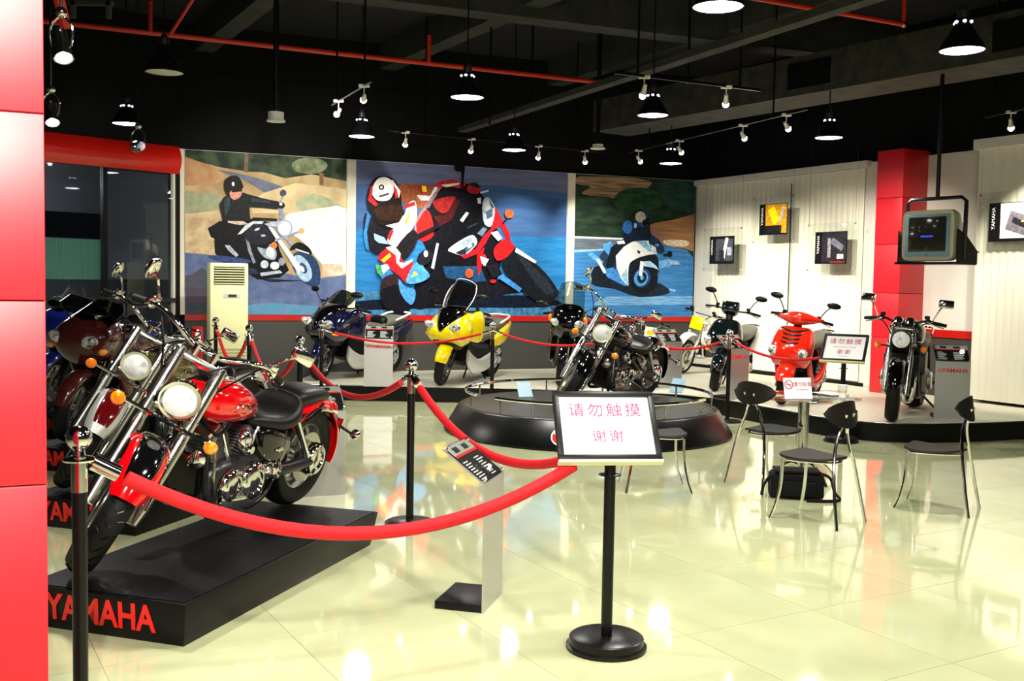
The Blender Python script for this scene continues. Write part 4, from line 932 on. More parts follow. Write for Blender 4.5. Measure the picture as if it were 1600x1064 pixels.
# ------------------------------------------------------------------ acrylic framed pictures hung before the blinds
def picture(px0, py0, px1, py1, ipx, label, pal, off=0.32):
    u0, z1 = WR.uz(px0, py0, off); u1, z0 = WR.uz(px1, py1, off)
    a0, b1 = WR.uz(ipx[0], ipx[1], off); a1, b0 = WR.uz(ipx[2], ipx[3], off)
    uc = (u0 + u1) / 2; zc = (z0 + z1) / 2
    t = thing('acrylic_picture', label, 'picture', WR.P(uc, zc, off)); t.rotation_euler = (0, 0, math.atan2(WR.U.y, WR.U.x))
    w_, h = abs(u1 - u0), z1 - z0; iw, ih = abs(a1 - a0), b1 - b0; ic = ((a0 + a1) / 2 - uc, (b0 + b1) / 2 - zc)
    sgn = 1 if WR.N.dot(V((-math.sin(t.rotation_euler.z), math.cos(t.rotation_euler.z), 0))) > 0 else -1
    bx('clear_sheet', 'acrylic', t, (0, 0, 0), (w_, 0.006, h), bev=0.001)
    pr = bx('photo_print', 'blackplastic', t, (ic[0], sgn * 0.006, ic[1]), (iw, 0.004, ih))
    for k, (hx, x0, y0, x1, y1, a_) in enumerate(pal):
        o = MB().box((ic[0] + (x0 + x1) / 2 * iw, sgn * (0.0085 + 0.0006 * k), ic[1] + (y0 + y1) / 2 * ih), (abs(x1 - x0) * iw, 0.0006, abs(y1 - y0) * ih), MX.Rotation(R(a_), 3, 'Y'))
        o.build('print_shape', pmat(hx), pr)
    txt('lettering', 'YAMAHA', ih * 0.14, 'paper', pr, MX.Translation((ic[0] - iw * 0.40, sgn * 0.0085, ic[1] + ih * 0.1)) @ (MX.Rotation(PI, 4, 'Z') if sgn > 0 else MX.Identity(4)) @ MX.Rotation(PI / 2, 4, 'X') @ MX.Rotation(PI / 2, 4, 'Z'), 0.0004)
    for sx in (-1, 1):
        for sz in (-1, 1):
            bo = lt('standoff', 'chrome', t, [(0.011, -0.014), (0.011, 0.014)], (sx * (w_ / 2 - 0.03), 0, sz * (h / 2 - 0.03)), (0, 1, 0), n=10)
        tb('wire', 'steel', t, [(sx * (w_ / 2 - 0.03), 0, h / 2 - 0.03), (sx * (w_ / 2 - 0.03), 0, ZC - zc)], 0.0018, 5)
picture(1100, 357, 1159, 424, (1110, 370, 1147, 412), 'clear framed print with silver machine detail, leftmost on blind wall', (('3a3c44', -0.25, -0.4, 0.45, 0.4, 0), ('c8ccd4', 0.08, -0.3, 0.2, 0.45, 14), ('8890a0', 0.22, -0.2, 0.40, 0.1, 0), ('20222a', -0.1, -0.4, 0.1, 0.0, 0)))
picture(1177, 308, 1240, 379, (1188, 320, 1230, 366), 'clear framed print with yellow motorcycle tank on orange', (('c88c1c', -0.28, -0.45, 0.48, 0.48, 0), ('f0d010', -0.1, -0.15, 0.15, 0.4, -30), ('18181c', -0.28, -0.45, 0.3, -0.2, 0), ('b0a890', 0.25, -0.1, 0.36, 0.4, 20)))
picture(1262, 350, 1337, 425, (1275, 363, 1323, 412), 'clear framed print with dark engine detail, nearest the red pillar', (('26242a', -0.28, -0.45, 0.48, 0.48, 0), ('6a6a76', 0.0, 0.0, 0.4, 0.2, 30), ('8a8690', -0.1, -0.3, 0.0, 0.3, 0), ('c8c0b8', 0.2, -0.35, 0.4, -0.2, 0), ('7a2420', 0.0, -0.48, 0.45, -0.42, 0)))
picture(1530, 302, 1622, 396, (1547, 318, 1618, 376), 'clear framed print with silver fairing detail at right edge', (('c8bcb8', -0.25, -0.42, 0.48, 0.48, 0), ('5c5660', -0.1, -0.3, 0.4, 0.2, 18), ('1a1a20', 0.0, -0.1, 0.3, 0.05, 24), ('e0943a', 0.2, -0.02, 0.28, 0.03, 0)))
u_, z_ = WR.uz(1237, 292, 0.1); u2_, z2_ = WR.uz(1232, 560, 0.1)
o = MB().tube([WR.P(u_, 3.2, 0.1), WR.P(u_, 0.9, 0.1)], 0.009, 6).build('blind_wand', 'enginegrey'); tag(o, 'thin dark vertical rod in front of the white blinds', 'rod')

# ------------------------------------------------------------------ motorcycle kit.  Local axes: x forward, y left, z up; rear tyre touches the ground at x = 0
def steer_xf(hx, hz, rake, deg):
    ax = V((-math.sin(R(rake)), 0, math.cos(R(rake))))
    h = V((hx, 0, hz))
    return MX.Translation(h) @ MX.Rotation(R(deg), 4, ax) @ MX.Translation(-h)
def wheel(t, which, x, Rr, w_, kind='cast', rim='steel', disc=True, xf=None, rim_r=None, z=None):
    z = Rr if z is None else z; o = (x, 0, z); rr = rim_r or Rr * 0.66; n = 40
    hw = w_ / 2
    tr_ = MB(xf).lathe([(rr, -hw * 0.72), (rr + (Rr - rr) * 0.35, -hw), (rr + (Rr - rr) * 0.72, -hw * 0.97), (Rr - 0.012, -hw * 0.66), (Rr - 0.002, -hw * 0.3), (Rr, 0), (Rr - 0.002, hw * 0.3), (Rr - 0.012, hw * 0.66), (rr + (Rr - rr) * 0.72, hw * 0.97), (rr + (Rr - rr) * 0.35, hw), (rr, hw * 0.72)], n, o, (0, 1, 0), closed=True).build(which + '_tire', 'rubber', t)
    # shallow tread grooves as thin proud ribs
    MB(xf).lathe([(rr + 0.004, -hw * 0.75), (rr - 0.004, -hw * 0.78), (rr - 0.016, -hw * 0.5), (rr - 0.03, 0), (rr - 0.016, hw * 0.5), (rr - 0.004, hw * 0.78), (rr + 0.004, hw * 0.75), (rr - 0.006, 0)], n, o, (0, 1, 0), closed=True).build('rim', rim, tr_)
    MB(xf).lathe([(0.03, -hw * 0.9), (0.045, -hw * 0.85), (0.045, hw * 0.85), (0.03, hw * 0.9)], 16, o, (0, 1, 0)).build('hub', rim, tr_)
    m = MB(xf)
    if kind == 'wire':
        for k in range(28):
            a_ = 2 * PI * k / 28; b_ = a_ + (0.5 if k % 2 else -0.5); s = hw * 0.6 * (1 if k % 4 < 2 else -1)
            m.tube([(x + 0.042 * math.cos(b_), s, z + 0.042 * math.sin(b_)), (x + (rr - 0.012) * math.cos(a_), 0, z + (rr - 0.012) * math.sin(a_))], 0.0028, 5)
    else:
        for k in range(5):
            a_ = 2 * PI * k / 5 + 0.3; rt = MX.Rotation(-a_, 3, 'Y'); L = rr - 0.05
            for da in (-0.10, 0.10):
                m.box((x + (0.04 + L / 2) * math.cos(a_ + da * 0.6), 0, z + (0.04 + L / 2) * math.sin(a_ + da * 0.6)), (L, hw * 0.5, 0.02), MX.Rotation(-a_ - da, 3, 'Y'))
    m.build('spokes', rim, tr_)
    if disc:
        for s in ((-1, 1) if which == 'front' else (1,)):
            MB(xf).lathe([(rr * 0.78, s * hw * 1.02), (rr * 0.78, s * hw * 1.02 + 0.005), (rr * 0.5, s * hw * 1.02 + 0.005), (rr * 0.5, s * hw * 1.02)], 28, o, (0, 1, 0), closed=True).build('brake_disc', 'steel', tr_)
    return tr_
def tread(par, x, Rr, hw, xf, n=30):
    m = MB(xf)
    for k in range(n):
        a_ = 2 * PI * k / n
        for s in (-1, 1):
            pts = [(x + (Rr + 0.0015 - d) * math.cos(a_ + e), s * y, Rr + (Rr + 0.0015 - d) * math.sin(a_ + e)) for y, e, d in ((hw * 0.06, 0, 0), (hw * 0.34, 0.05, 0.002), (hw * 0.40, 0.10, 0.004), (hw * 0.78, 0.14, 0.018))]
            m.tube(pts, 0.003, 4, flat=1.3)
    m.build('tread_groove', 'blackmetal', par)
def forks(t, axle, up, L, sep, r, xf, slider=0.5, mat='chrome', low='chrome', clamps=(0.68, 0.97), cover=False):
    A = V(axle); u = V(up)
    for s in (-1, 1):
        o = V((0, s * sep, 0))
        f = MB(xf).tube([A + o + u * L * (slider - 0.05), A + o + u * L], r if not cover else r * 1.15, 14).build('fork_tube', mat, t)
        MB(xf).tube([A + o - u * 0.03, A + o + u * L * 0.06, A + o + u * L * slider], [r * 1.0, r * 1.28, r * 1.28], 14).build('fork_slider', low, f)
        MB(xf).lathe([(0.016, -0.012), (0.022, 0), (0.016, 0.012)], 10, A + o, (0, 1, 0)).build('axle_nut', 'chrome', f)
        MB(xf).lathe([(r * 1.1, -0.006), (r * 0.9, 0.012), (0.002, 0.014)], 12, A + o + u * L, u).build('fork_cap', mat, f)
    rt = MX.Rotation(math.atan2(u.x, u.z), 3, 'Y')
    for c in clamps:
        MB(xf).box(A + u * L * c + V((-0.02, 0, 0)), (0.07, 2 * sep + 0.07, 0.032), rt).build('fork_clamp', mat, t, bev=0.008)
def headlamp(t, c, d, r, xf, shell='chrome', lens='lens', depth=0.16):
    h = MB(xf).lathe([(0.012, -depth), (r * 0.55, -depth * 0.85), (r * 0.85, -depth * 0.45), (r * 0.98, 0.0), (r * 1.04, 0.006), (r * 1.02, 0.022), (r * 0.9, 0.02)], 28, c, d).build('headlamp_shell', shell, t)
    MB(xf).lathe([(r * 0.93, 0.012), (r * 0.7, 0.028), (r * 0.35, 0.037), (0.002, 0.04)], 28, c, d).build('headlamp_lens', lens, h)
def signal(t, c, r=0.032, d=(1, 0, 0), xf=None, cup='chrome', lens='amber'):
    s = MB(xf).lathe([(0.006, -r * 1.3), (r * 0.75, -r * 1.0), (r, -r * 0.1), (r * 0.95, 0.0)], 16, c, d).build('turn_signal', cup, t)
    MB(xf).lathe([(r * 0.97, -0.001), (r * 0.85, r * 0.35), (r * 0.5, r * 0.6), (0.002, r * 0.68)], 16, c, d).build('signal_lens', lens, s)
def mirror(t, base, head, r, xf, mat='chrome', shape='round', n=(0.95, 0, 0.1)):
    b, h = V(base), V(head); mid = b.lerp(h, 0.5) + V((0.03, 0, 0.03))
    st = tb('mirror_stem', mat, t, [b, mid, h], 0.007, 6, xf)
    rt = V(n).to_track_quat('X', 'Z').to_matrix()
    if shape == 'round': sc_ = (0.022, r, r * 0.8)
    elif shape == 'tear': sc_ = (0.02, r * 0.62, r * 1.0)
    elif shape == 'square': sc_ = (0.02, r * 1.15, r * 0.62)
    else: sc_ = (0.026, r * 1.35, r * 0.62)
    if shape == 'square':
        hd = MB(xf).box(h, (0.035, r * 2.0, r * 1.15), rt).build('mirror_head', mat, st, bev=0.014)
        MB(xf).box(h - V(n) * 0.017, (0.006, r * 1.8, r * 0.95), rt).build('mirror_glass', 'mirror', st, bev=0.002); return
    hd = MB(xf).ell(h, sc_, 18, 10, rt).build('mirror_head', mat, st)
    MB(xf).ell(h - V(n) * 0.012, (0.014, sc_[1] * 0.86, sc_[2] * 0.84), 18, 8, rt).build('mirror_glass', 'mirror', st)
def bars(t, pts, xf, mat='chrome', r=0.013, grip='rubber', gl=0.13, lever='chrome', cont='chrome'):
    """pts: left half of the bar from the clamp outwards; mirrored"""
    full = [(p[0], -p[1], p[2]) for p in reversed(pts)] + [tuple(p) for p in pts[(1 if pts[0][1] == 0 else 0):]]
    tb('handlebar', mat, t, full, r, 10, xf)
    e0, e1 = V(pts[-2]), V(pts[-1]); d = (e1 - e0).normalized()
    for s in (-1, 1):
        f = lambda p: V((p.x, s * p.y, p.z))
        a = e1 - d * gl
        g = MB(xf).tube([f(a), f(e1 + d * 0.005)], r * 1.45, 12).build('grip', grip, t)
        MB(xf).tube([f(e1 + d * 0.004), f(e1 + d * 0.022)], r * 1.5, 12).build('bar_end', mat, g)
        c = a - d * 0.035
        MB(xf).box(f(c), (0.05, 0.055, 0.045)).build('control_housing', cont, t, bev=0.012)
        l0 = c + V((0.045, 0, -0.005)); l1 = c + d * 0.09 + V((0.065, 0, -0.02)); l2 = e1 + V((0.05, 0.0, -0.03))
        tb('lever', lever, t, [f(c), f(l0), f(l1), f(l2)], 0.0075, 6, xf)
        bm_ = c + V((0.03, -0.01, 0.04)); MB(xf).box(f(bm_), (0.045, 0.05, 0.035)).build('fluid_reservoir', cont, t, bev=0.008)
def cables(t, pairs, xf=None):
    for a, b, c in pairs: tb('cable', 'blackplastic', t, [a, b, c], 0.006, 6, xf, k=6)
def fin_cylinder(t, base, d, L, w_, n, mat='enginegrey', core='blackmetal', edge=None):
    b, d = V(base), V(d).normalized(); rt = MX.Rotation(math.atan2(d.x, d.z), 3, 'Y')
    cy = MB().tube([b, b + d * L], w_ * 0.40, 16).build('cylinder_barrel', core, t)
    m = MB()
    for k in range(n):
        m.box(b + d * (L * (k + 0.5) / n), (w_, w_ * 1.0, L / n * 0.42), rt)
    m.build('cooling_fins', mat, cy, bev=0.003)
    MB().box(b + d * (L + 0.02), (w_ * 0.95, w_ * 1.0, 0.05), rt).build('cylinder_head', mat, cy, bev=0.012)
    MB().box(b + d * (L + 0.055), (w_ * 0.7, w_ * 0.8, 0.03), rt).build('rocker_cover', 'chrome', cy, bev=0.012)
def cover(t, c, r, y0, th=0.035, mat='chrome', side=1, name='engine_cover'):
    MB().lathe([(r, 0), (r * 0.98, th * 0.5), (r * 0.85, th * 0.85), (r * 0.55, th), (r * 0.5, th * 0.8), (0.003, th * 0.85)], 26, (c[0], side * y0, c[1]), (0, side, 0)).build(name, mat, t)
    m = MB()
    for k in range(7):
        a_ = 2 * PI * k / 7 + 0.4; m.lathe([(0.009, 0), (0.009, 0.012), (0.005, 0.015), (0.001, 0.015)], 8, (c[0] + r * 0.93 * math.cos(a_), side * (y0 + th * 0.35), c[1] + r * 0.93 * math.sin(a_)), (0, side, 0))
    m.build('cover_bolts', 'chrome', t)
def bike_root(name, label, F, heading, wb, z, lean):
    """F: ground point of the front tyre; heading in degrees"""
    h = R(heading); o = V((F[0] - wb * math.cos(h), F[1] - wb * math.sin(h), z))
    return thing(name, label, 'motorcycle', o, h, lean=R(-lean))

def cruiser(label, F, heading, z=0.0, lean=12, steer=40, tank='redpaint', fen='redpaint', mid='blackpaint', solo=False, shape='round'):
    wb = 1.64; rk = 35; u = V((-math.sin(R(rk)), 0, math.cos(R(rk))))
    t = bike_root('cruiser_motorcycle', label, F, heading, wb, z, lean)
    xf = steer_xf(1.27, 0.8, rk, steer); A = V((1.64, 0, 0.325))
    fw = wheel(t, 'front', 1.64, 0.325, 0.125, 'cast' if not solo else 'wire', 'steel', xf=xf, rim_r=0.215); tread(fw, 1.64, 0.325, 0.0625, xf)
    wheel(t, 'rear', 0.0, 0.325, 0.165, 'cast', 'steel', rim_r=0.20)
    forks(t, A, u, 0.83, 0.112, 0.0285, xf, 0.50, 'forkmetal', 'forkmetal', cover=True, clamps=(0.63, 0.97))
    f = MB(xf).fender(1.64, 0.325, 0.378, 34, 186, 0.098, 0.062, tip=0.7).build('front_fender', fen, t)
    MB(xf).fender(1.64, 0.325, 0.385, 44, 176, 0.066, 0.020, tip=0.75).build('fender_centre', mid, f)
    MB(xf).tube([(1.64 + 0.362 * math.cos(R(a_)), 0.098, 0.325 + 0.318 * math.sin(R(a_))) for a_ in range(38, 180, 8)], 0.005, 6).build('fender_trim', 'chrome', f)
    for s in (-1, 1): tb('fender_stay', 'chrome', t, [(1.64, 0.10 * s, 0.33), (1.50, 0.10 * s, 0.56)], 0.008, 6, xf)
    hd = A + u * 0.625 + V((0.165, 0, 0.035))
    headlamp(t, hd, (1, 0, -0.04), 0.098, xf)
    hl = A + u * 0.52
    for s in (-1, 1): tb('lamp_bracket', 'chrome', t, [hl + V((0, 0.1 * s, 0)), hd + V((-0.06, 0.09 * s, -0.03))], 0.012, 6, xf)
    sg = A + u * 0.50 + V((0.07, 0, 0))
    tb('signal_bar', 'chrome', t, [sg + V((0, -0.23, 0)), sg + V((0, 0.23, 0))], 0.011, 8, xf)
    for s in (-1, 1): signal(t, sg + V((0.03, 0.245 * s, 0)), 0.036, (1, 0.0, 0), xf)
    top = A + u * 0.83
    bars(t, [tuple(top + V((-0.01, 0, 0.045))), tuple(top + V((-0.02, 0.09, 0.05))), tuple(top + V((-0.02, 0.20, 0.10))), tuple(top + V((-0.10, 0.31, 0.105))), tuple(top + V((-0.30, 0.43, 0.02)))], xf, r=0.0135)
    for s in (-1, 1):
        tb('bar_riser', 'chrome', t, [top + V((0, 0.05 * s, 0)), top + V((-0.012, 0.05 * s, 0.06))], 0.019, 10, xf)
        mirror(t, top + V((-0.13, 0.32 * s, 0.11)), top + V((-0.10, 0.43 * s, 0.255)), 0.062, xf, shape='square' if s > 0 else 'tear', n=(0.95, 0, 0.1) if s > 0 else (0.62, 0.78, 0.0))
    cables(t, [(top + V((-0.13, 0.30, 0.10)), top + V((0.06, 0.2, 0.02)), top + V((0.0, 0.08, -0.25))), (top + V((-0.13, -0.30, 0.10)), top + V((0.07, -0.2, 0.0)), top + V((0.0, -0.08, -0.27))), (top + V((-0.12, 0.3, 0.11)), top + V((0.08, 0.12, 0.06)), top + V((0.02, -0.03, -0.15)))], xf)
    # tank, console, seats
    tk = bd('fuel_tank', tank, t, [(0.64, 0.66, 0.74, 0.06, 2.2), (0.70, 0.645, 0.80, 0.115, 2.3), (0.85, 0.645, 0.865, 0.155, 2.4), (1.02, 0.66, 0.885, 0.155, 2.4), (1.14, 0.70, 0.875, 0.12, 2.3), (1.21, 0.75, 0.835, 0.05, 2.2)], n=22)
    bd('tank_console', 'chrome', tk, [(0.72, 0.80, 0.825, 0.03, 2.5), (0.85, 0.855, 0.885, 0.045, 2.5), (1.0, 0.875, 0.905, 0.055, 2.5), (1.1, 0.87, 0.895, 0.04, 2.5)])
    MB().lathe([(0.05, 0), (0.05, 0.02), (0.042, 0.024), (0.001, 0.024)], 20, (0.98, 0, 0.895), (-0.2, 0, 1)).build('speedometer', 'chrome', tk)
    for s in (-1, 1):
        m = MB(); m.tube(sm([(0.98, s * 0.158, 0.765), (0.94, s * 0.16, 0.785), (0.92, s * 0.16, 0.76), (0.88, s * 0.159, 0.77), (0.85, s * 0.157, 0.75), (0.80, s * 0.152, 0.765), (0.77, s * 0.146, 0.75)], 3), 0.006, 5); m.tube([(0.99, s * 0.157, 0.745), (0.77, s * 0.147, 0.738)], 0.003, 4)
        m.build('tank_script', 'chrome', tk)
    bd('rider_seat', 'leather', t, [(0.70, 0.62, 0.66, 0.07, 2.5), (0.62, 0.575, 0.675, 0.13, 2.6), (0.46, 0.555, 0.665, 0.175, 2.8), (0.34, 0.565, 0.70, 0.18, 2.8), (0.27, 0.60, 0.75, 0.15, 2.6), (0.235, 0.64, 0.74, 0.10, 2.4)], n=22)
    if not solo: bd('pillion_seat', 'leather', t, [(0.26, 0.66, 0.735, 0.09, 2.5), (0.2, 0.655, 0.765, 0.125, 2.8), (0.0, 0.67, 0.765, 0.125, 2.8), (-0.12, 0.66, 0.74, 0.10, 2.6), (-0.16, 0.67, 0.70, 0.05, 2.4)], n=20)
    rf = MB().fender(0.0, 0.325, 0.40, 40, 196, 0.118, 0.085, tip=0.85).build('rear_fender', fen, t)
    for s in (-1, 1):
        tb('fender_strut', 'chrome', rf, [(0.18, 0.13 * s, 0.60), (0.02, 0.132 * s, 0.645), (-0.17, 0.13 * s, 0.60)], 0.014, 8, flat=1.6)
        signal(t, (-0.30, 0.24 * s, 0.47), 0.033, (-1, 0, 0), cup='chrome', lens='amber')
        tb('signal_stem', 'chrome', t, [(-0.27, 0.03 * s, 0.53), (-0.28, 0.12 * s, 0.50), (-0.28, 0.22 * s, 0.47)], 0.009, 6)
    MB().lathe([(0.05, 0), (0.05, 0.03), (0.035, 0.05), (0.002, 0.055)], 18, (-0.34, 0, 0.57), (-1, 0, 0.2)).build('tail_light', 'redlens', t)
    bx('number_plate', 'chrome', t, (-0.40, 0, 0.47), (0.01, 0.17, 0.09), MX.Rotation(R(-15), 3, 'Y'))
    # frame
    fr_ = MB()
    for s in (-1, 1):
        fr_.tube(sm([(1.20, 0.02 * s, 0.78), (1.10, 0.09 * s, 0.60), (1.06, 0.12 * s, 0.25), (0.95, 0.13 * s, 0.16), (0.55, 0.13 * s, 0.17), (0.42, 0.12 * s, 0.30), (0.36, 0.11 * s, 0.55)], 4), 0.017, 8)
        fr_.tube([(1.18, 0.02 * s, 0.80), (0.70, 0.07 * s, 0.66), (0.30, 0.10 * s, 0.58), (-0.05, 0.10 * s, 0.66)], 0.016, 8)
        fr_.tube([(0.50, 0.13 * s, 0.32), (0.0, 0.13 * s, 0.325)], 0.022, 8)
    fr_.tube([(1.14, 0, 0.72), (1.23, 0, 0.88)], 0.032, 10); fr_.build('frame', 'blackmetal', t)
    # V twin engine
    bd('crankcase', 'enginegrey', t, [(0.50, 0.24, 0.42, 0.10, 4), (0.58, 0.20, 0.46, 0.145, 5), (0.80, 0.17, 0.47, 0.15, 5), (0.98, 0.19, 0.45, 0.145, 5), (1.04, 0.24, 0.40, 0.10, 4)])
    fin_cylinder(t, (0.88, 0, 0.42), (0.60, 0, 1), 0.17, 0.165, 9, 'finmetal'); fin_cylinder(t, (0.72, 0, 0.42), (-0.60, 0, 1), 0.14, 0.165, 8, 'finmetal')
    for s in (-1, 1):
        cover(t, (0.90, 0.33), 0.095, 0.148, 0.04, side=s); cover(t, (0.70, 0.32), 0.115, 0.148, 0.045, side=s); cover(t, (0.55, 0.36), 0.05, 0.145, 0.04, side=s)
        bd('lower_cover', 'chrome', t, [(0.60, 0.20, 0.26, 0.02, 3, s * 0.155), (0.8, 0.175, 0.27, 0.03, 3, s * 0.16), (0.98, 0.20, 0.30, 0.02, 3, s * 0.155)])
        MB().lathe([(0.03, 0), (0.03, 0.03), (0.02, 0.04), (0.001, 0.04)], 14, (0.80, s * 0.15, 0.52), (0, s, 0)).build('cam_cap', 'chrome', t)
    for s in (-1, 1):
        for (xa, xb) in ((0.86, 0.985), (0.74, 0.625)): tb('pushrod_tube', 'chrome', t, [(xa, 0.105 * s, 0.42), (xb, 0.10 * s, 0.63)], 0.011, 8)
        tb('oil_line', 'steel', t, [(1.0, 0.13 * s, 0.28), (1.06, 0.15 * s, 0.40), (1.02, 0.11 * s, 0.56)], 0.008, 6)
        tb('wiring_loom', 'blackplastic', t, [(1.18, 0.06 * s, 0.76), (1.06, 0.12 * s, 0.62), (0.92, 0.10 * s, 0.66)], 0.010, 6)
    MB().lathe([(0.045, 0), (0.05, 0.015), (0.03, 0.025), (0.002, 0.025)], 18, (1.15, 0.09, 0.50), (1, 0.4, 0)).build('horn', 'chrome', t)
    el('air_cleaner', 'chrome', t, (0.80, -0.14, 0.60), (0.10, 0.06, 0.075)); el('air_cleaner', 'chrome', t, (0.80, 0.13, 0.56), (0.055, 0.035, 0.06))
    for k, (yy, zz) in enumerate(((-0.19, 0.24), (-0.20, 0.36))):
        ep = tb('exhaust_pipe', 'chrome', t, [(1.02 - 0.4 * k, -0.06, 0.58), (1.10 - 0.4 * k, -0.13, 0.50), (1.04 - 0.35 * k, -0.17, 0.30 + 0.05 * k), (0.75 - 0.2 * k, yy, zz - 0.02), (0.35, yy, zz), (-0.1, yy, zz)], 0.023, 10)
        MB().tube([(0.32, yy, zz), (0.28, yy, zz), (-0.38, yy - 0.01, zz + 0.02)], [0.024, 0.043, 0.045], 14).build('silencer', 'chrome', ep)
    for s in (-1, 1):
        sc2 = bd('side_cover', 'blackpaint', t, [(0.36, 0.42, 0.52, 0.02, 3, s * 0.14), (0.48, 0.36, 0.57, 0.035, 3.5, s * 0.145), (0.60, 0.40, 0.60, 0.03, 3.5, s * 0.135), (0.66, 0.48, 0.58, 0.015, 3, s * 0.12)])
        el('oval_badge', 'chrome', sc2, (0.50, s * 0.181, 0.475), (0.045, 0.006, 0.014))
        tb('peg_arm', 'blackmetal', t, [(0.98, 0.13 * s, 0.20), (1.08, 0.24 * s, 0.23)], 0.012, 6); bx('footboard', 'rubber', t, (1.06, 0.27 * s, 0.245), (0.22, 0.10, 0.018), bev=0.006)
        tb('rear_shock', 'chrome', t, [(0.10, 0.14 * s, 0.36), (0.28, 0.13 * s, 0.60)], 0.022, 10)
    tb('shift_lever', 'chrome', t, [(1.0, 0.18, 0.26), (1.14, 0.24, 0.30), (1.20, 0.26, 0.33)], 0.008, 6)
    MB().tube([(0.55, 0.13, 0.33), (0.30, 0.135, 0.32), (0.05, 0.135, 0.325)], [0.04, 0.034, 0.04], 12).build('shaft_housing', 'blackmetal', t)
    cover(t, (0.0, 0.325), 0.105, 0.12, 0.055, 'chrome', 1, 'final_drive'); cover(t, (0.0, 0.325), 0.07, 0.12, 0.03, 'steel', -1, 'axle_cover')
    cover(t, (0.50, 0.35), 0.055, 0.15, 0.05, 'chrome', 1, 'pivot_cover'); MB().box((1.10, 0, 0.40), (0.045, 0.17, 0.2), MX.Rotation(R(10), 3, 'Y')).build('oil_cooler', 'blackmetal', t)
    yk = 0.40; tb('side_stand', 'chrome', t, [(0.80, 0.14, 0.19), (0.72, 0.25, 0.12), (0.66, yk - 0.04, yk * math.tan(R(lean)) + 0.02), (0.64, yk + 0.03, (yk + 0.03) * math.tan(R(lean)) + 0.008)], 0.011, 8)
    return t

